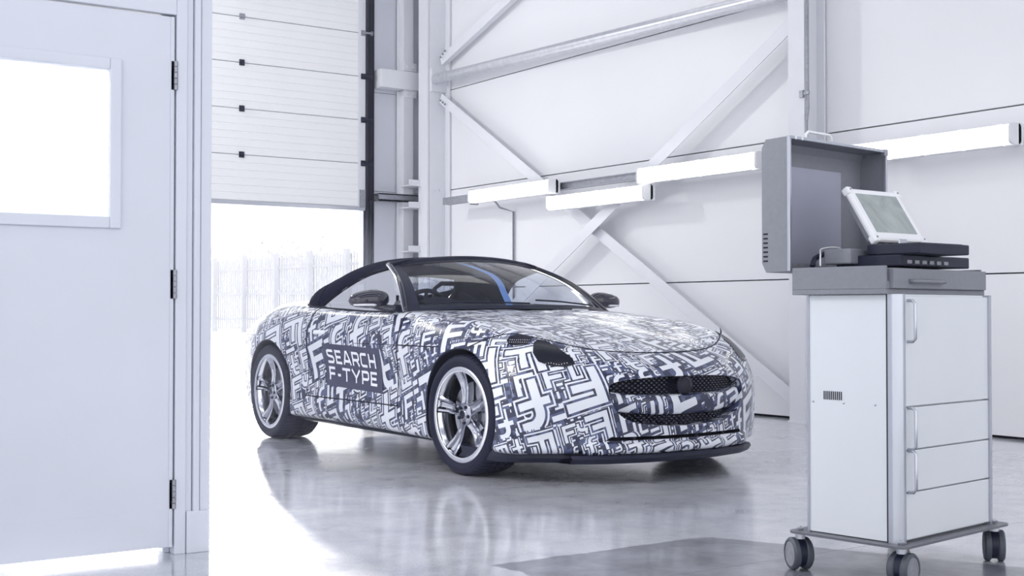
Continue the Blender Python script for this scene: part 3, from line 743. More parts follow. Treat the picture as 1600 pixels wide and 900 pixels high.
P = np.array([[(xprof(y) - .080, y, z) for z in np.linspace(.29, .58, 5)] for y in ys])
grid_mesh('grille_backing', P, M['under'], car)
# wrapped bar between the two grilles
P = []
for y in np.linspace(-.482, .482, 41):
    e = abs(y) / .482; d = .045 * (1 - e ** 6) ; xf = xprof(y) - .012
    zt = .470 - .0 * e + .030 * e ** 4; zb = .362 + .035 * e ** 2.5
    P.append([(xf - .07, y, zt), (xf - .012, y, zt - .001), (xf, y, zt - .010), (xf + .006, y, (zt + zb) / 2 + .01), (xf - .004, y, zb + .012), (xf - .016, y, zb), (xf - .07, y, zb)])
P = np.array(P)
def uv_obj(o):
    bm = bmesh.new(); bm.from_mesh(o.data); bm.normal_update(); wrap_uv(bm); bm.to_mesh(o.data); bm.free()
ob = grid_mesh('number_plate_bar', P, M['wrap'], car, smooth=True, angle=50); uv_obj(ob)
# badge
lathe_o('badge', [(.052, 0), (.052, .012), (.046, .026), (.030, .036), (.012, .040), (.001, .041)], M['lens'], car, 32, 'x', (2.145, 0, .520), caps=False)
lathe_o('badge_ring', [(.050, .008), (.055, .010), (.056, .016), (.052, .020)], M['sat'], car, 32, 'x', (2.145, 0, .520), caps=False)
# dark splitter and undertray
P = []
for sg in (-1, 1):
    sts = range(0, int(5.0 * NS) + 1)
    rowp = [G[i, NL] for i in sts]
    P = [[(p[0] - .03 + dx, sg * max(0, abs(p[1]) - .02), zz) for dx, zz in ((-.25, .172), (.0, .170), (.012, .135), (-.02, .108), (-.35, .10))] for p in rowp]
    P = [[(q[0] if k not in (0, 4) else q[0], q[1] if k not in (0, 4) else q[1] * .8, q[2]) for k, q in enumerate(r)] for r in P]
    grid_mesh('front_splitter', np.array(P), M['sat'], car, smooth=True, angle=40)
# dark sill skirt under the doors
for sg in (-1, 1):
    P = [[(x, sg * .860, .20), (x, sg * .868, .172), (x, sg * .82, .150), (x, sg * .3, .14)] for x in np.linspace(-.93, .93, 12)]
    grid_mesh('sill_skirt', np.array(P), M['sat'], car)
P = []
for y in np.linspace(-.60, .60, 49):
    e = max(0, (abs(y) - .50) / .10); x0_ = float(np.interp(abs(y), [0, .25, .5, .6], [2.135, 2.12, 2.055, 2.00])); k_ = 1 - .55 * e; up_ = .020 * e
    P.append([(x0_ - .02, y, .232 + up_), (x0_ + .022 * k_, y, .228 + up_), (x0_ + .050 * k_, y, .212 + up_), (x0_ + .058 * k_, y, .192), (x0_ + .046 * k_, y, .168), (x0_ + .02 * k_, y, .156), (x0_ - .05, y, .155)])
ll = grid_mesh('lower_lip', np.array(P), M['wrap'], car, smooth=True, angle=50); uv_obj(ll)
P = [[(float(np.interp(abs(y), [0, .25, .5, .7], [2.135, 2.12, 2.055, 1.93])) + dx, y, zz) for dx, zz in ((-.2, .156), (.035, .154), (.048, .136), (.02, .108), (-.25, .105))] for y in np.linspace(-.66, .66, 33)]
grid_mesh('splitter_blade', np.array(P), M['sat'], car, smooth=True, angle=40)
# small posts inside the lower slit
for y in (-.32, .1, .34):
    boxes('slit_post', [((xprof(y) - .09, y - .012, .228), (xprof(y) - .03, y + .012, .256))], M['sat'], car)

# conforming patches ----------------------------------------------------------------
def poly_patch(name, outline, hit, m, off=0.003, step=0.02, parent=car):
    """triangulated polygon in a 2-D plane, dropped onto the body"""
    bm = bmesh.new(); n = len(outline); pts = []
    for k in range(n):
        a = outline[k]; b2 = outline[(k + 1) % n]; L = math.dist(a, b2); c = max(1, int(L / step))
        for t in range(c): pts.append((a[0] + (b2[0] - a[0]) * t / c, a[1] + (b2[1] - a[1]) * t / c))
    vs = [bm.verts.new((p[0], p[1], 0)) for p in pts]; bm.faces.new(vs)
    xs = [p[0] for p in pts]; zs2 = [p[1] for p in pts]
    x = min(xs) + step
    while x < max(xs):
        bmesh.ops.bisect_plane(bm, geom=bm.verts[:] + bm.edges[:] + bm.faces[:], plane_co=(x, 0, 0), plane_no=(1, 0, 0)); x += step
    z = min(zs2) + step
    while z < max(zs2):
        bmesh.ops.bisect_plane(bm, geom=bm.verts[:] + bm.edges[:] + bm.faces[:], plane_co=(0, z, 0), plane_no=(0, 1, 0)); z += step
    for v in bm.verts:
        p, nn = hit(v.co.x, v.co.y)
        v.co = (p + nn * off) if p else Vector((0, 0, 0))
    return from_bm(name, bm, m, parent, True)
hit_R = lambda x, z: side_hit(x, z, -1)
# door panel with lettering
SG = [(-.475, .712), (.315, .690), (.352, .408), (-.425, .428)]
sgn = poly_patch('name_panel', SG, hit_R, M['sign'], 0.003, 0.04)
def stroke(pts, wdt):
    """polyline -> list of quads in 2-D (mitred)"""
    out = []; n = len(pts)
    L = []; Rr = []
    for i in range(n):
        p = Vector(pts[i])
        d0 = (Vector(pts[i]) - Vector(pts[i - 1])).normalized() if i else None
        d1 = (Vector(pts[i + 1]) - p).normalized() if i < n - 1 else None
        if d0 is None: nn = Vector((-d1.y, d1.x)); k = 1
        elif d1 is None: nn = Vector((-d0.y, d0.x)); k = 1
        else:
            n0 = Vector((-d0.y, d0.x)); n1 = Vector((-d1.y, d1.x)); nn = (n0 + n1).normalized(); k = 1 / max(.35, nn.dot(n0))
        L.append(p + nn * wdt / 2 * k); Rr.append(p - nn * wdt / 2 * k)
    for i in range(n - 1): out.append([L[i], Rr[i], Rr[i + 1], L[i + 1]])
    return out
GL = {  # unit glyphs, width 1 x height 1
 'S': [[(.95, .92), (.22, .92), (.08, .84), (.08, .62), (.22, .54), (.80, .48), (.92, .38), (.92, .18), (.78, .08), (.03, .08)]],
 'E': [[(.97, .92), (.10, .92), (.10, .08), (.97, .08)], [(.10, .5), (.85, .5)]],
 'A': [[(.02, .0), (.42, .94), (.58, .94), (.98, .0)], [(.2, .26), (.8, .26)]],
 'R': [[(.10, 0), (.10, .92), (.80, .92), (.93, .84), (.93, .52), (.80, .42), (.12, .42)], [(.62, .42), (.97, 0)]],
 'C': [[(.95, .92), (.22, .92), (.08, .80), (.08, .20), (.22, .08), (.95, .08)]],
 'H': [[(.09, 0), (.09, 1)], [(.91, 0), (.91, 1)], [(.09, .48), (.91, .48)]],
 'F': [[(.97, .92), (.10, .92), (.10, 0)], [(.10, .48), (.88, .48)]],
 '-': [[(.1, .42), (.9, .42)]],
 'T': [[(.0, .92), (1, .92)], [(.5, .9), (.5, 0)]],
 'Y': [[(.02, 1), (.5, .40), (.98, 1)], [(.5, .46), (.5, 0)]],
 'P': [[(.10, 0), (.10, .92), (.80, .92), (.93, .84), (.93, .48), (.80, .38), (.12, .38)]]}
def on_sign(u, v):  # u 0..1 along, v 0..1 up
    b0 = Vector(SG[3]).lerp(Vector(SG[2]), u); t0 = Vector(SG[0]).lerp(Vector(SG[1]), u); return b0.lerp(t0, v)
def word(txt, u0, u1, v0, v1, widths):
    tot = sum(widths) + .22 * (len(txt) - 1); x = 0; k = (u1 - u0) / tot
    for ch, wd in zip(txt, widths):
        bm = bmesh.new()
        for st in GL[ch]:
            sp = [(u0 + (x + p[0] * wd) * k, v0 + p[1] * (v1 - v0)) for p in st]
            asp = 0.79 / 0.28
            sp2 = [(a * asp, b2) for a, b2 in sp]
            for q in stroke(sp2, 0.062):
                for sub in range(4):   # subdivide along length so that it follows the door
                    a = q[0].lerp(q[3], sub / 4); b3 = q[1].lerp(q[2], sub / 4); c = q[1].lerp(q[2], (sub + 1) / 4); d = q[0].lerp(q[3], (sub + 1) / 4)
                    vs = []
                    for r in (a, b3, c, d):
                        s2 = on_sign(r.x / asp, r.y); p, nn = hit_R(s2.x, s2.y); vs.append(bm.verts.new(p + nn * .0062))
                    try: bm.faces.new(vs)
                    except ValueError: pass
        from_bm('letter', bm, M['ink'], sgn); x += wd + .22
word('SEARCH', .060, .915, .545, .865, [.9, .85, 1.0, .95, .9, .92])
word('F-TYPE', .055, .915, .145, .455, [.85, .5, 1.05, 1.1, .95, .9])
# handle
def side_box(name, x0, x1, z0, z1, m, off=.004, th=.010, sg=-1, parent=car):
    o = poly_patch(name, [(x0, z0), (x1, z0), (x1, z1), (x0, z1)], lambda x, z: side_hit(x, z, sg), m, off, .03, parent)
    s = o.modifiers.new('thickness', 'SOLIDIFY'); s.thickness = th; s.offset = 0; b = o.modifiers.new('bevel', 'BEVEL'); b.width = .003
    return o
for sg in (-1, 1):
    o = side_box('door_handle', -.60, -.44, .772, .798, M['ink'], .004, .010, sg); uvl = None

# headlights: two smoked openings in the wrap on each side (front-quarter projection)
def quarter_hit(sg):
    dr_ = Vector((-0.72, -sg * 0.69, 0)).normalized(); sd = Vector((-dr_.y, dr_.x, 0)) * (1)
    def h(u, z):
        o = Vector((1.80, sg * .70, z)) + sd * u - dr_ * 2
        r = BV.ray_cast(o, dr_); return r[0], r[1]
    return h
HL_A = [(-.215, .765), (-.20, .788), (-.15, .800), (-.09, .788), (-.075, .765), (-.10, .745), (-.16, .738), (-.20, .745)]
HL_B = [(-.06, .752), (-.045, .770), (.0, .765), (.07, .730), (.16, .672), (.175, .640), (.13, .628), (.05, .632), (-.02, .655), (-.055, .70)]
for sg in (-1, 1):
    h = quarter_hit(sg); f = (-1 if sg < 0 else 1)
    A = poly_patch('headlamp_lens', [(u * f, z) for u, z in HL_A], h, M['lens'], .0035, .02)
    B = poly_patch('headlamp_lens', [(u * f, z) for u, z in HL_B], h, M['lens'], .0035, .02)
    for q in range(2):
        for k in range(10):
            bm = bmesh.new()
            p, nn = h((-.195 + k * .012) * f, .755 + q * .012 - .0)
            bmesh.ops.create_icosphere(bm, subdivisions=1, radius=.0025, matrix=Matrix.Translation(p + nn * .004)); from_bm('led', bm, M['amber'], A)
    for k in range(12):
        p, nn = h((-.02 + k * .014) * f, .643 - .004 * math.sin(k)); bm = bmesh.new()
        bmesh.ops.create_icosphere(bm, subdivisions=1, radius=.0028, matrix=Matrix.Translation(p + nn * .004)); from_bm('led', bm, M['amber'], B)

# arch liner lips
for sx, ar in ((1, AR_F), (-1, AR_R)):
    for sg in (-1, 1):
        pts = []
        for k in range(41):
            a = math.radians(-22 + 224 * k / 40); x = sx * CX + (ar + .004) * math.cos(a); z = .348 + (ar + .004) * math.sin(a)
            p, nn = side_hit(x, z, sg)
            if p: pts.append((sx * CX + (ar - .002) * math.cos(a), p.y - sg * .006, .348 + (ar - .002) * math.sin(a)))
        bm = bmesh.new(); tube(bm, pts, .006, 6); from_bm('arch_lip', bm, M['sat'], car, True)

# glasshouse ------------------------------------------------------------------------
ny = 25
def bez(a, b2, c, t): return (1 - t) ** 2 * a + 2 * (1 - t) * t * b2 + t * t * c
base = []; head = []
for k in range(ny):
    t = k / (ny - 1); y = -1 + 2 * t
    e = 1 - abs(y) ** 2.2
    base.append(Vector((.46 + .30 * e, .795 * y, .925 + .022 * e)))
    head.append(Vector((-.10 + .09 * (1 - y * y), .600 * y, 1.235 + .052 * (1 - y * y))))
def ws(i, t, out=0.0):
    p = base[i].lerp(head[i], t); s = math.sin(PI * t)
    return p + Vector((.030 * s + out, 0, .030 * s + out))
P = np.array([[ws(i, t) for t in np.linspace(0, 1, 13)] for i in range(ny)])
wsd = grid_mesh('windscreen', P, M['screen_glass'], car)
# dark frit band along the edges of the glass
def band(name, i0, i1, t0, t1, m, off=.002, parent=wsd):
    idx = [i for i in range(ny) if i0 <= i <= i1]
    P = np.array([[ws(i, t, off) for t in np.linspace(t0, t1, 6)] for i in idx]); return grid_mesh(name, P, m, parent)
band('frit', 0, ny - 1, 0, .045, M['sat']); band('frit', 0, ny - 1, .93, 1, M['sat'])
band('mirror_mount', 11, 13, .80, .93, M['sat'], -.004)
# side edges of the screen + A pillars
for sg in (-1, 1):
    i = 0 if sg < 0 else ny - 1
    ts = np.linspace(-.03, 1.02, 16)
    path = [ws(i, t) for t in ts]
    bm = bmesh.new(); tube(bm, [p + Vector((-.012, sg * .004, .000)) for p in path], .021, 10); pil = from_bm('a_pillar', bm, M['black'], car, True)
    bm = bmesh.new(); tube(bm, [p + Vector((-.014, sg * .022, .008)) for p in path], .0045, 6); from_bm('chrome_trim', bm, M['lip'], pil, True)
    P = np.array([[ws(j, t, .0015) for j in ((0, 1) if sg < 0 else (ny - 1, ny - 2))] for t in np.linspace(0, 1, 13)]); 
    grid_mesh('frit', P, M['sat'], wsd)
# header rail
bm = bmesh.new(); tube(bm, [head[i] + Vector((-.015, 0, .004)) for i in range(ny)], .020, 8); from_bm('header_rail', bm, M['sat'], car, True)
# side windows: from belt to the arc of the roof
def yside(z): return .800 - .195 * (z - .93) / .305
arc = cr(np.array([(-.10, 1.216, 0), (-.28, 1.190, 0), (-.48, 1.145, 0), (-.64, 1.070, 0), (-.74, .995, 0), (-.79, .950, 0)]), 6)[:, :2]
wout = [(.47, .915)] + [(.46 + (-.56) * t + .02 * math.sin(PI * t), .925 + .31 * t + .030 * math.sin(PI * t)) for t in np.linspace(0.03, 1, 8)] + [tuple(a) for a in arc[1:]] + [(-.79, .93)]
for sg in (-1, 1):
    bm = bmesh.new(); bm.faces.new([bm.verts.new((x, sg * yside(z), z)) for x, z in wout])
    bmesh.ops.triangulate(bm, faces=bm.faces[:])
    sw = from_bm('side_window', bm, M['near_glass'] if sg < 0 else M['side_glass'], car)
    bm = bmesh.new(); tube(bm, [(x, sg * (yside(z) + .004), z + .002) for x, z in arc] , .009, 6); from_bm('window_seal', bm, M['seal'], sw, True)
    bm = bmesh.new(); tube(bm, [(x, sg * .812, .9265 + max(0, -x) * .038 - .003) for x in np.linspace(.45, -.9, 14)], .010, 6); from_bm('waist_seal', bm, M['seal'], car, True)
    boxes('quarter_divider', [((.295, sg * .775 - .006, .92), (.312, sg * .775 + .006, 1.03))], M['seal'], sw)
# canvas roof
E_ = cr(np.array([(-.09, .606, 1.222), (-.28, .632, 1.196), (-.48, .668, 1.150), (-.64, .715, 1.075), (-.75, .76, 1.00), (-.81, .79, .958), (-.97, .785, .972), (-1.13, .69, .988), (-1.22, .48, 1.0), (-1.25, .24, 1.0), (-1.26, 0, 1.0)]), 4)
T_ = cr(np.array([(-.04, 0, 1.292), (-.26, 0, 1.306), (-.46, 0, 1.307), (-.62, 0, 1.294), (-.76, 0, 1.268), (-.88, 0, 1.232), (-.99, 0, 1.185), (-1.09, 0, 1.128), (-1.17, 0, 1.075), (-1.22, 0, 1.035), (-1.26, 0, 1.0)]), 4)
cols = []
for a, b2 in zip(E_, T_):
    a = np.array(a); b2 = np.array(b2); L = np.linalg.norm(a - b2)
    # control point pushed outwards/upwards
    hi = np.array([(a[0] * .45 + b2[0] * .55), a[1] * .97, max(a[2], b2[2]) * .35 + b2[2] * .65 + .02 * min(1, L)])
    if L < 1e-3: hi = b2
    cols.append([bez(a, hi, b2, t) for t in np.linspace(0, 1, 15)])
P = np.array(cols)
for sg in (1, -1):
    Q = P.copy(); Q[:, :, 1] *= sg
    bm = bmesh.new(); gb = bmesh.new(); nA, nB = Q.shape[:2]
    V = [[bm.verts.new(Q[i, j]) for j in range(nB)] for i in range(nA)]; V2 = [[gb.verts.new(Q[i, j]) for j in range(nB)] for i in range(nA)]
    for i in range(nA - 1):
        for j in range(nB - 1):
            src, tgt = (V2, gb) if (23 <= i < 33 and j >= 7) else (V, bm)
            try: tgt.faces.new((src[i][j], src[i + 1][j], src[i + 1][j + 1], src[i][j + 1]))
            except ValueError: pass
    for b_ in (bm, gb):
        bmesh.ops.remove_doubles(b_, verts=b_.verts, dist=1e-5); bmesh.ops.delete(b_, geom=[v for v in b_.verts if not v.link_faces], context='VERTS')
    st = from_bm('soft_top', bm, M['fabric'], car, True); sd_ = st.modifiers.new('thickness', 'SOLIDIFY'); sd_.thickness = .012; sd_.offset = -1
    from_bm('rear_window', gb, M['side_glass'], st, True)
    rb = bmesh.new(); idx = 20; tube(rb, [Vector(Q[idx, k]) for k in range(15)], .006, 5, cap=False); from_bm('roof_seam', rb, M['fabric'], st, True)
    rb = bmesh.new(); tube(rb, [Vector(Q[k, 0]) + Vector((0, sg * .003, 0)) for k in range(len(Q))], .010, 6, cap=False); from_bm('roof_hem', rb, M['fabric'], st, True)

# door mirrors ----------------------------------------------------------------------
def mirror(sg):
    c = Vector((.25, sg * .930, .992)); bm = bmesh.new()
    n, mI = 28, 18
    rings = []
    for i in range(mI + 1):
        t = i / mI; yy = -.118 + .275 * t; e = (1 - abs(2 * t - 1) ** 2.6) ** .5
        tip = .82 + .18 * (1 - t)
        ring = []
        for k in range(n):
            a = 2 * PI * k / n; ca, sa = math.cos(a), math.sin(a)
            X = (.085 if ca > 0 else .035) * math.copysign(abs(ca) ** .8, ca) * e; Z = (.072 if sa > 0 else .056) * math.copysign(abs(sa) ** .8, sa) * e * tip
            ring.append(bm.verts.new(c + Vector((X - .02 * t, sg * yy, Z + .012 * (1 - t)))))
        rings.append(ring)
    for i in range(mI):
        for k in range(n): bm.faces.new((rings[i][k], rings[i][(k + 1) % n], rings[i + 1][(k + 1) % n], rings[i + 1][k]))
    bmesh.ops.remove_doubles(bm, verts=bm.verts, dist=1e-4)
    o = from_bm('door_mirror', bm, M['black'], car, True)
    bm = bmesh.new(); pts = [Vector((.34, sg * .79, .935)), Vector((.31, sg * .84, .945)), Vector((.28, sg * .89, .955)), Vector((.26, sg * .94, .965))]
    tube(bm, pts, [.035, .026, .022, .018], 10); from_bm('mirror_arm', bm, M['black'], o, True)
    bm = bmesh.new(); pts = [c + Vector((.078 * math.cos(a) * 1.02 - .01, sg * (.03 + .108 * math.sin(a)), -.024)) for a in np.linspace(-.25, 1.35, 12)]
    tube(bm, pts, [.004] + [.0075] * 10 + [.004], 8); from_bm('indicator_lens', bm, M['amber'], o, True)
    # triangular sail panel at the foot of the pillar
    P = [(.47, .915), (.30, .918), (.30, .985), (.36, .995)]
    bm = bmesh.new(); bm.faces.new([bm.verts.new((x, sg * (yside(z) + .012), z)) for x, z in P]); q = from_bm('sail_panel', bm, M['black'], o)
    s = q.modifiers.new('t', 'SOLIDIFY'); s.thickness = .012
mirror(-1); mirror(1)

# wheels ----------------------------------------------------------------------------
R_T = .343; R_R = .270
def wheel(x, sg, width, yface):
    """rim is the part, its tyre/disc/bolts are sub-parts; built facing -Y then mirrored"""
    c = (x, 0, .343)
    def P(bm): # place
        for v in bm.verts:
            if x > 0:
                a = sg * math.radians(-2.5); px_, py_ = v.co.x, v.co.y - width / 2
                v.co.x = px_ * math.cos(a) - py_ * math.sin(a); v.co.y = px_ * math.sin(a) + py_ * math.cos(a) + width / 2
            v.co.y = sg * (yface - v.co.y) ; v.co.x += x; v.co.z += .343
        return bm
    # local: y = 0 at the outer rim plane, +y inwards
    bm = bmesh.new()
    lathe(bm, [(.243, .004), (.262, .0), (.271, .004), (.273, .012), (.262, .016), (.252, .022), (.243, .05), (.235, .10), (.232, width - .03), (.262, width - .01)], 72)
    rim = P(bm); rim = from_bm('wheel_rim', rim, M['lip'], car, True, 50)
    # spokes
    bm = bmesh.new(); ph = math.radians(97)
    rs = np.linspace(.040, .250, 12)
    for s in range(5):
        a0 = ph + s * 2 * PI / 5; rows = []
        for r in rs:
            t = (r - .04) / .21; wv = .023 + .030 * t ** 1.5 + .012 * max(0, 1 - t * 4)
            yd = .030 + .016 * math.sin(PI * min(1, t * 1.02)) - .022 * t ** 3; vd = .004 + .022 * t * (1 - .25 * t)
            prof = [(-1.0, .045), (-1.0, .006), (-.80, 0), (-.55, .003), (-.30, vd), (0, vd * 1.12), (.30, vd), (.55, .003), (.80, 0), (1.0, .006), (1.0, .045)]
            row_ = []
            for q, dy in prof:
                lx = q * wv; row_.append(bm.verts.new((r * math.cos(a0) - lx * math.sin(a0), yd + dy, r * math.sin(a0) + lx * math.cos(a0))))
            rows.append(row_)
        for i in range(len(rows) - 1):
            for k in range(10): bm.faces.new((rows[i][k], rows[i + 1][k], rows[i + 1][k + 1], rows[i][k + 1]))
            bm.faces.new((rows[i][10], rows[i + 1][10], rows[i + 1][0], rows[i][0]))
    from_bm('spokes', P(bm), M['chrome'], rim, True, 35)
    bm = bmesh.new(); rr_ = lathe(bm, [(.064, .06), (.066, .034), (.058, .028), (.034, .027), (.030, .022), (.026, .019), (.001, .018)], 40)
    from_bm('hub', P(bm), M['chrome'], rim, True, 40)
    for s in range(5):
        bm = bmesh.new(); a = ph + (s + .5) * 2 * PI / 5; lathe(bm, [(.001, .020), (.009, .020), (.011, .026), (.011, .036)], 12, 'y', (.048 * math.cos(a), 0, .048 * math.sin(a)))
        from_bm('wheel_bolt', P(bm), M['sat'], rim, True, 30)
    bm = bmesh.new(); lathe(bm, [(.022, .0165), (.024, .0175), (.001, .0165)], 24); from_bm('centre_cap', P(bm), M['sat'], rim, True)
    bm = bmesh.new(); lathe(bm, [(.075, .095), (.185, .095), (.185, .125), (.075, .125)], 48); lathe(bm, [(.001, .07), (.08, .07), (.085, .095)], 24)
    from_bm('brake_disc', P(bm), M['disc'], rim, True, 30)
    bm = bmesh.new()
    A = []
    for k in range(12):
        a = math.radians(150 + 60 * k / 11) if x < 0 else math.radians(-30 + 60 * k / 11)
        A.append([bm.verts.new((r * math.cos(a), yy, r * math.sin(a))) for r, yy in ((.13, .085), (.20, .080), (.205, .15), (.13, .15))])
    for k in range(11):
        for q in range(4): bm.faces.new((A[k][q], A[k + 1][q], A[k + 1][(q + 1) % 4], A[k][(q + 1) % 4]))
    bm.faces.new(A[0]); bm.faces.new(A[-1][::-1])
    from_bm('brake_caliper', P(bm), M['sat'], rim, True, 30)
    bm = bmesh.new(); lathe(bm, [(.001, .16), (.235, .16)], 32); from_bm('back_plate', P(bm), M['under'], rim)
    # tyre
    prof = [(.262, .018), (.272, .006), (.280, .001), (.291, -.004), (.303, -.006), (.317, -.003), (.328, .004), (.3365, .014), (.3415, .028),
            (.343, .050), (.343, .085), (.337, .087), (.337, .095), (.343, .097), (.343, width / 2 - .006), (.337, width / 2 - .004), (.337, width / 2 + .004), (.343, width / 2 + .006),
            (.343, width - .097), (.337, width - .095), (.337, width - .087), (.343, width - .085), (.3425, width - .045), (.336, width - .014), (.318, width + .003), (.29, width + .004), (.262, width - .018)]
    n = 240
    def mod(j, k, r):
        if 7 <= j <= 10 or 21 <= j <= 23: return r - (.0055 if (k % 4) == 0 else 0)
        if j in (13, 14, 17, 18): return r - (.004 if (k + 2) % 6 == 0 else 0)
        return r
    bm = bmesh.new(); lathe(bm, prof, n, mod=mod)
    lathe(bm, [(.3005, -.0058), (.302, -.0075), (.3035, -.0058)], 96); lathe(bm, [(.283, -.0008), (.2845, -.003), (.286, -.0015)], 96)
    from_bm('tyre', P(bm), M['tyre'], rim, True, 28)
for sg in (-1, 1):
    wheel(CX, sg, .255, .940); wheel(-CX, sg, .295, .950)

# interior --------------------------------------------------------------------------
bm = bmesh.new()
P = []
for y in np.linspace(-.74, .74, 21):
    e = 1 - (abs(y) / .74) ** 2.4
    xf = .40 + .30 * (1 - (abs(y) / .795) ** 2.2)
    P.append([(xf + .02, y, .944), (xf - .1, y, .955 + .01 * e), (.34, y, .965 + .015 * e), (.16, y, .955 + .012 * e), (.10, y, .90), (.12, y, .70)])
grid_mesh('dashboard', np.array(P), M['leather'], car, thick=0)
P = [[(x, y, z) for x, z in ((.02, .90), (.05, 1.0), (.16, 1.025), (.22, .98))] for y in np.linspace(-.52, -.22, 9)]
P = np.array(P); P[:, 1:3, 2] -= (np.abs(np.linspace(-1, 1, 9)) ** 2 * .03)[:, None]
grid_mesh('instrument_hood', P, M['leather'], car)
bm = bmesh.new()
cw = Vector((-.08, -.37, .90)); ax = Vector((-.93, 0, .36)).normalized(); u = Vector((0, 1, 0)); v_ = ax.cross(u)
tube(bm, [cw + (u * math.cos(a) + v_ * math.sin(a)) * .18 for a in np.linspace(0, 2 * PI, 33)[:-1]], .016, 8, closed=True)
for a in (0, PI, -PI / 2): tube(bm, [cw, cw + (u * math.cos(a) + v_ * math.sin(a)) * .18], .014, 6)
tube(bm, [cw - ax * .02, cw - ax * .22 + Vector((.0, 0, 0))], [.05, .03], 12)
from_bm('steering_wheel', bm, M['leather'], car, True)
def seat(yc):
    def piece(name, secs, parent, m=M['leather']):
        """secs: (centre x, z, half-width, half-depth, direction angle)"""
        bm = bmesh.new(); rings = []
        for (x, z, hw, hd, a) in secs:
            ring = []
            for k in range(20):
                b2 = 2 * PI * k / 20; cy = math.copysign(abs(math.cos(b2)) ** .5, math.cos(b2)) * hw; cd_ = math.copysign(abs(math.sin(b2)) ** .7, math.sin(b2)) * hd
                ring.append(bm.verts.new((x + cd_ * math.cos(a), yc + cy, z + cd_ * math.sin(a))))
            rings.append(ring)
        for i in range(len(rings) - 1):
            for k in range(20): bm.faces.new((rings[i][k], rings[i][(k + 1) % 20], rings[i + 1][(k + 1) % 20], rings[i + 1][k]))
        bm.faces.new(rings[0]); bm.faces.new(rings[-1][::-1])
        return from_bm(name, bm, m, parent, True, 50)
    s = piece('seat', [(-.55, .50, .24, .07, 1.5), (-.30, .50, .25, .08, 1.5), (-.10, .53, .23, .07, 1.5), (-.05, .53, .18, .04, 1.5)], car)
    piece('seat_back', [(-.50, .52, .24, .07, 0), (-.58, .75, .26, .07, 0), (-.64, .95, .24, .06, 0), (-.67, 1.04, .15, .05, 0), (-.675, 1.08, .11, .045, 0), (-.69, 1.17, .10, .04, 0), (-.69, 1.19, .06, .02, 0)], s)
seat(-.37); seat(.37)
bm = bmesh.new()
for sg in (-1, 1): tube(bm, [(-.86, sg * .20, .92), (-.88, sg * .21, 1.10), (-.88, sg * .27, 1.14), (-.88, sg * .45, 1.14), (-.88, sg * .51, 1.10), (-.86, sg * .52, .92)], .018, 8)
from_bm('roll_hoops', bm, M['sat'], car, True)
boxes('rear_bulkhead', [((-1.0, -.72, .35), (-.90, .72, .985)), ((-.9, -.72, .33), (.40, .72, .36)), ((-.5, -.09, .36), (.25, .09, .62))], M['leather'], car, .01)
boxes('rear_view_mirror', [((.095, -.11, 1.150), (.115, .11, 1.205))], M['black'], car, .01)
# blue strip inside the screen, standing in for a reflection on the glass
def wsf(i, t, out): a = int(i); return ws(a, t, out).lerp(ws(a + 1, t, out), i - a)
bs = [wsf(i, t, -.012) for i, t in ((9.3, .95), (10.3, .80), (11.0, .62), (10.7, .45), (10.0, .28), (9.3, .04))]
P = np.array([[p + Vector((0, -.026, 0)), p + Vector((0, .026, 0))] for p in [Vector(q) for q in cr(np.array([tuple(b) for b in bs]), 5)]])
M['blue'] = mat('reflection_strip', (.16, .30, .62), .5)
grid_mesh('reflection_strip', P, M['blue'], car)
# wipers
for y0, y1, x0 in ((-.05, -.62, .0), (.58, .02, .0)):
    bm = bmesh.new(); pts = []
    for k in range(9):
        y = y0 + (y1 - y0) * k / 8; i = min(ny - 1, max(0, int(round((y / .795 + 1) / 2 * (ny - 1))))); p = ws(i, .045 + .05 * k / 8, .012); pts.append(Vector((p.x, y, p.z)))
    tube(bm, pts, .006, 6); from_bm('wiper', bm, M['sat'], car, True)
# loose end of film standing up at the far bonnet edge
bm = bmesh.new(); p, _n = top_hit(1.60, .80); tube(bm, [p + Vector((0, 0, -.005)), p + Vector((.005, .0, .02)), p + Vector((-.005, .0, .045))], [.004, .005, .001], 6)
from_bm('loose_film_edge', bm, M['sat'], car, True)

# ================================================================== TROLLEY
M['plate'] = mat('dark_steel_plate', (.16, .165, .19), .4, metal=.4)
TR = Vector((4.285, -1.326, 0)); TRZ = math.radians(8.2)
tro = tag(empty('tool_trolley', TR, TRZ), 'pale blue and grey workshop trolley on castors at the right of the bay', 'trolley')
def tb(name, lst, m, parent=tro, bevel=0.0): return boxes(name, lst, m, parent, bevel)
DX, DY, ZT = .36, .66, .985
body_ = tb('cabinet_body', [((.012, .012, .142), (DX - .02, DY - .012, ZT))], M['cab'], bevel=.002)
sp_ = tb('side_panel', [((.004, .002, .145), (DX - .045, .012, ZT - .002))], M['cab'], bevel=.001)
sp2 = tb('side_panel', [((.004, DY - .012, .145), (DX - .045, DY - .002, ZT - .002))], M['cab'], bevel=.001)
for k in range(10): tb('vent_slot', [((.064 + k * .0078, .0005, .615), (.0675 + k * .0078, .0025, .645))], M['seal'], sp_)
for x in (.02, .145, .270):
    bm = bmesh.new(); lathe(bm, [(.001, -.0015), (.004, -.001), (.0045, 0.001)], 12, 'y', (x, .0015, .606)); from_bm('panel_screw', bm, M['alu'], sp_, True)
tb('edge_strip', [((-.004, -.001, .142), (.005, .014, ZT))], M['alu'])
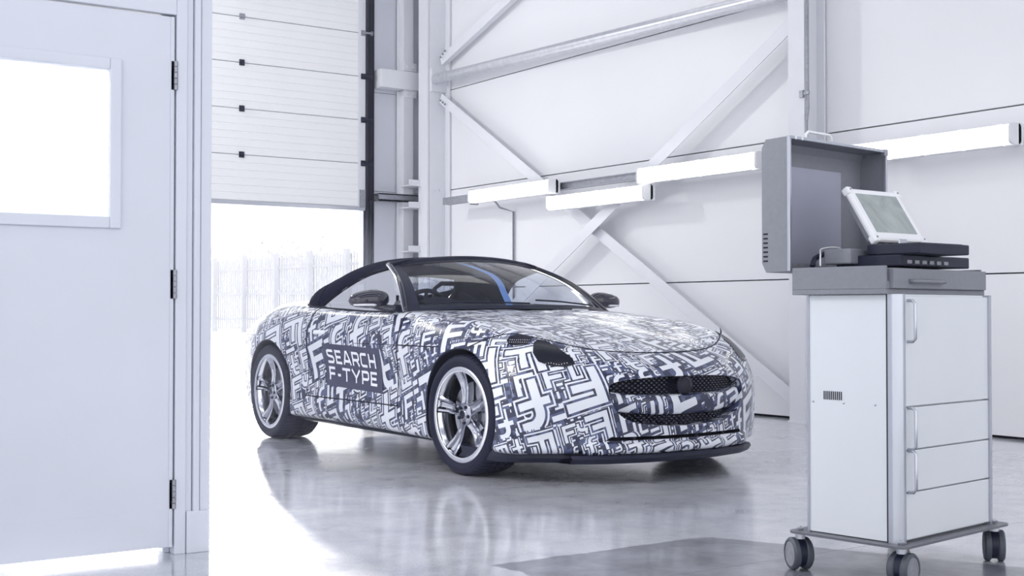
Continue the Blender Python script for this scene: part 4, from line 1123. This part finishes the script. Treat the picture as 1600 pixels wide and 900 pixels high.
for y0 in (-.002, DY - .038):
    bm = bmesh.new(); n = 14; r = .030
    cy = y0 + .03 if y0 < 0 else y0 + .010; sg = -1 if y0 < 0 else 1
    pr = [(DX - .050, cy - sg * .0), (DX - .040, cy + sg * .030)] + [(DX - .025 + r * math.sin(a), cy + sg * r * math.cos(a)) for a in np.linspace(0, PI / 2, n)] + [(DX + .005, cy - sg * .01), (DX - .03, cy - sg * .01)]
    A = [bm.verts.new((x, y, .142)) for x, y in pr]; B = [bm.verts.new((x, y, ZT)) for x, y in pr]
    for k in range(len(pr)): q = (k + 1) % len(pr); bm.faces.new((A[k], A[q], B[q], B[k]))
    bm.faces.new(A); bm.faces.new(B[::-1]); from_bm('corner_post', bm, M['alu'], tro, True, 40)
tb('shadow_gap', [((DX - .047, .001, .143), (DX - .040, .01, ZT))], M['seal'])
for z0, z1, nm in ((.603, .978, 'cabinet_door'), (.456, .598, 'drawer'), (.312, .451, 'drawer'), (.150, .307, 'drawer')):
    d_ = tb(nm, [((DX - .02, .034, z0), (DX - .002, DY - .034, z1))], M['cab'], bevel=.002)
    if z0 > .2:
        bm = bmesh.new(); y = .062; zc = z1 - .085 if nm == 'cabinet_door' else (z0 + z1) / 2; h = .070
        tube(bm, [(DX - .003, y, zc + h), (DX + .018, y, zc + h), (DX + .028, y, zc + h - .010), (DX + .028, y, zc - h + .010), (DX + .018, y, zc - h), (DX - .003, y, zc - h)], .0055, 10)
        from_bm('handle', bm, M['alu'], d_, True, 50)
tb('worktop', [((-.052, -.022, ZT), (.328, DY - .0, 1.003)), ((-.052, -.022, 1.003), (.328, -.012, 1.082)), ((-.052, -.012, 1.003), (-.042, DY - .0, 1.082)), ((.318, -.012, 1.003), (.328, DY, 1.030)), ((-.042, DY - .01, 1.003), (.318, DY, 1.082))], M['cabgrey'], bevel=.002)
td = tb('worktop_drawer', [((.10, .0, 1.005), (.345, DY - .02, 1.074))], M['cabgrey'], bevel=.002)
bm = bmesh.new(); tube(bm, [(.345, .10, 1.03), (.368, .11, 1.03), (.368, .30, 1.03), (.345, .31, 1.03)], .007, 8); from_bm('handle', bm, M['cabgrey'], td, True)
# base plate and castors
bm = bmesh.new(); pr = []
for cx, cy, a0 in ((DX + .01, DY + .01, 0), (-.03, DY + .01, 90), (-.03, -.01, 180), (DX + .01, -.01, 270)):
    for k in range(6): a = math.radians(a0 + 18 * k); pr.append((cx + .035 * math.cos(a), cy + .035 * math.sin(a)))
A = [bm.verts.new((x, y, .134)) for x, y in pr]; B = [bm.verts.new((x, y, .142)) for x, y in pr]
for k in range(len(pr)): q = (k + 1) % len(pr); bm.faces.new((A[k], A[q], B[q], B[k]))
bm.faces.new(A[::-1]); bm.faces.new(B); from_bm('base_plate', bm, M['plate'], tro)
M['castor'] = mat('castor_rubber', (.07, .08, .105), .55, var=.2, vscale=30)
M['hubgrey'] = mat('castor_hub', (.27, .28, .32), .6, var=.25, vscale=40)
for cx, cy, rz_ in ((-.035, -.002, -.55), (DX + .005, .005, -1.5), (-.03, DY, -.8), (DX, DY, -1.0)):
    bm = bmesh.new(); R_ = Matrix.Translation((cx, cy, 0)) @ Matrix.Rotation(rz_, 4, 'Z')
    vs = bmesh.new()
    def place(b_): bmesh.ops.transform(b_, matrix=R_, verts=b_.verts); return b_
    bm = bmesh.new(); lathe(bm, [(.001, .112), (.018, .112), (.018, .135), (.001, .135)], 16, 'z', (0, 0, 0)); hs_ = from_bm('castor', place(bm), M['alu'], tro, True, 30)
    bm = bmesh.new(); lathe(bm, [(.001, -.013), (.052, -.013), (.052, .013), (.001, .013)], 32, 'y', (-.012, 0, .0605)); from_bm('castor_fork', place(bm), M['sat'], hs_, True, 30)
    for s_ in (-1, 1):
        bm = bmesh.new(); lathe(bm, [(.030, .012), (.052, .011), (.0575, .016), (.0575, .030), (.052, .036), (.046, .037), (.044, .034)] if s_ > 0 else [(.030, -.012), (.052, -.011), (.0575, -.016), (.0575, -.030), (.052, -.036), (.046, -.037), (.044, -.034)], 40, 'y', (-.012, 0, .0575)); from_bm('castor_wheel', place(bm), M['castor'], hs_, True, 40)
        bm = bmesh.new(); lathe(bm, [(.045, s_ * .034), (.030, s_ * .033), (.012, s_ * .035), (.001, s_ * .035)], 32, 'y', (-.012, 0, .0575)); from_bm('castor_hub', place(bm), M['hubgrey'], hs_, True, 40)
    bm = bmesh.new(); lathe(bm, [(.001, .143), (.010, .143), (.012, .150), (.006, .156), (.001, .157)], 16, 'z', (cx, cy, 0)); from_bm('dome_nut', bm, M['alu'], tro, True, 50)
# open lid -------------------------------------------------------------------
X0, X1, LY0, LY1, LZ0, LZ1 = -.180, -.064, -.026, .625, 1.072, 1.560
lid = boxes('lid', [], M['cabgrey'], tro) if False else None
bm = bmesh.new(); ch = .018; t = .005
prof = [(X1, LZ0), (X0 + ch, LZ0 - .004), (X0, LZ0 + .03), (X0, LZ1 - .035), (X0 + ch, LZ1 - .004), (X1, LZ1)]
def side(y0, y1):
    A = [bm.verts.new((x, y0, z)) for x, z in prof]; B = [bm.verts.new((x, y1, z)) for x, z in prof]
    for k in range(6): q = (k + 1) % 6; bm.faces.new((A[k], A[q], B[q], B[k]))
    bm.faces.new(A); bm.faces.new(B[::-1])
side(LY0, LY0 + t); side(LY1 - t, LY1)
for k in range(5):
    a, b2 = prof[k], prof[k + 1]; n_ = Vector((b2[1] - a[1], 0, -(b2[0] - a[0]))).normalized() * t
    if n_.dot(Vector((.5 * (X0 + X1) - a[0], 0, .5 * (LZ0 + LZ1) - a[1]))) < 0: n_ = -n_
    q = [(a[0], a[1]), (b2[0], b2[1]), (b2[0] + n_.x, b2[1] + n_.z), (a[0] + n_.x, a[1] + n_.z)]
    A = [bm.verts.new((x, LY0 + t, z)) for x, z in q]; B = [bm.verts.new((x, LY1 - t, z)) for x, z in q]
    for k2 in range(4): q2 = (k2 + 1) % 4; bm.faces.new((A[k2], A[q2], B[q2], B[k2]))
lid = from_bm('lid', bm, M['cabgrey'], tro)
for k in range(7): boxes('vent_slot', [((X0 + .006, LY0 - .001, LZ0 + .035 + k * .0165), (X0 + .026, LY0 + .001, LZ0 + .041 + k * .0165))], M['seal'], lid)
boxes('edge_trim', [((X1 - .004, LY0 - .002, LZ0), (X1 + .008, LY0 + .009, LZ1 + .002)), ((X1 - .004, LY1 - .009, LZ0), (X1 + .008, LY1 + .002, LZ1 + .002)), ((X1 - .004, LY0, LZ1 - .008), (X1 + .008, LY1, LZ1 + .003))], M['alu'], lid, .001)
boxes('lining', [((X0 + .012, LY0 + .03, LZ0 + .02), (X0 + .016, LY1 - .16, LZ1 - .09))], M['cabin'], lid)
boxes('corner_cap', [((X1 - .006, LY1 - .022, LZ1 - .02), (X1 + .010, LY1 + .003, LZ1 + .005))], M['galv'], lid)
boxes('hinge_bar', [((X1 - .03, LY0 + .03, LZ0 + .006), (X1 - .02, LY1 - .2, LZ0 + .03))], M['galv'], lid)
bm = bmesh.new(); tube(bm, [(X1 - .02, .115, LZ1), (X1 - .02, .115, LZ1 + .022), (X1 - .02, .13, LZ1 + .032), (X1 - .02, .265, LZ1 + .032), (X1 - .02, .28, LZ1 + .022), (X1 - .02, .28, LZ1)], .0055, 10)
from_bm('handle', bm, M['white'], lid, True)
for y in (.005, .045):
    bm = bmesh.new(); lathe(bm, [(.001, -.002), (.006, -.002), (.006, .003), (.001, .004)], 12, 'x', (X1 + .008, LY0 + .03 + y, LZ1 - .004)); from_bm('catch', bm, M['white'], lid)
# dock and notebook ----------------------------------------------------------------
dock = tag(empty('docking_station', TR, TRZ), 'black docking unit on the trolley worktop under the rugged notebook', 'dock')
boxes('housing', [((.04, .12, 1.085), (.30, .60, 1.125))], M['sat'], dock, .004)
boxes('rear_box', [((.02, .07, 1.095), (.13, .20, 1.150))], M['cabgrey'], dock, .006)
for k in range(6): boxes('port', [((.299, .16 + k * .05, 1.094), (.303, .19 + k * .05, 1.106))], M['galv'], dock)
nb = tag(empty('rugged_notebook', TR + Matrix.Rotation(TRZ, 3, 'Z') @ Vector((.16, .14, 1.126)), TRZ - math.radians(5)), 'rugged white and silver notebook with its screen tilted back on the trolley', 'notebook')
boxes('base', [((.0, -.01, .0), (.22, .285, .036))], M['sat'], nb, .004)
boxes('keyboard', [((.045, .01, .0361), (.205, .265, .0385))], M['seal'], nb)
# screen: leaning back 33 degrees
TM = Matrix.Translation((.035, -.012, .050)) @ Matrix.Rotation(math.radians(-33), 4, 'Y')
def sbx(name, lst, m, parent=nb, bevel=0.0):
    bm = bmesh.new()
    for lo, hi in lst: box(bm, lo, hi, TM)
    return from_bm(name, bm, m, parent, bevel=bevel)
scr = sbx('screen_shell', [((-.016, .0, .0), (.008, .300, .232))], M['white'], bevel=.010)
sbx('screen_back', [((-.034, .008, .015), (-.014, .292, .225))], M['cabgrey'], scr, .004)
for y, z in ((.010, .222), (.290, .222), (.010, .010), (.290, .010)):
    sbx('corner_bumper', [((-.018, y - .016, z - .016), (.012, y + .016, z + .014))], M['white'], scr, .007)
    bm = bmesh.new(); lathe(bm, [(.001, .002), (.004, .002), (.004, 0)], 10, 'x', (.012, y, z)); bmesh.ops.transform(bm, matrix=TM, verts=bm.verts); from_bm('screw', bm, M['galv'], scr)
m_, nt_, b_ = base_mat('notebook_display')
tc_ = nt_.new('ShaderNodeTexCoord').outputs['Object']
col_ = nt_.mixc(nt_.ramp(nt_.noise(tc_, 9, 4, .6, 1.0), .35, .7), (.26, .30, .33, 1), (.40, .47, .48, 1))
b_.inputs['Base Color'].default_value = (.02, .02, .02, 1); b_.inputs['Roughness'].default_value = .15
nt_.put(b_.inputs['Emission Color'], col_); b_.inputs['Emission Strength'].default_value = .8; M['disp'] = m_
sbx('display', [((.0075, .030, .034), (.0095, .270, .206))], M['disp'], scr)
boxes('swivel_hinge', [((.012, .125, .030), (.040, .175, .062))], M['alu'], nb, .004)
# cables in the lid
def cable(pts, r, m, label):
    P_ = cr(np.array(pts), 6); bm = bmesh.new(); tube(bm, [Vector(p) for p in P_], r, 6)
    o = from_bm('cable', bm, m, None, True); o.location = TR; o.rotation_euler = (0, 0, TRZ); tag(o, label, 'cable')
cable([(.0, .03, 1.09), (-.02, .08, 1.12), (-.01, .16, 1.14), (.03, .2, 1.12), (.05, .16, 1.09)], .010, M['sat'], 'thick black cable looped behind the dock in the open trolley lid')
cable([(.04, .02, 1.088), (.02, .05, 1.13), (-.02, .12, 1.155), (.0, .20, 1.16), (.02, .22, 1.12)], .003, M['white'], 'thin white cable arched over the black one in the open trolley lid')
cable([(.19, .14, 1.135), (.195, .13, 1.10), (.21, .128, 1.085), (.22, .14, 1.10), (.20, .145, 1.14)], .003, M['seal'], 'black cord loop hanging from the left side of the notebook')
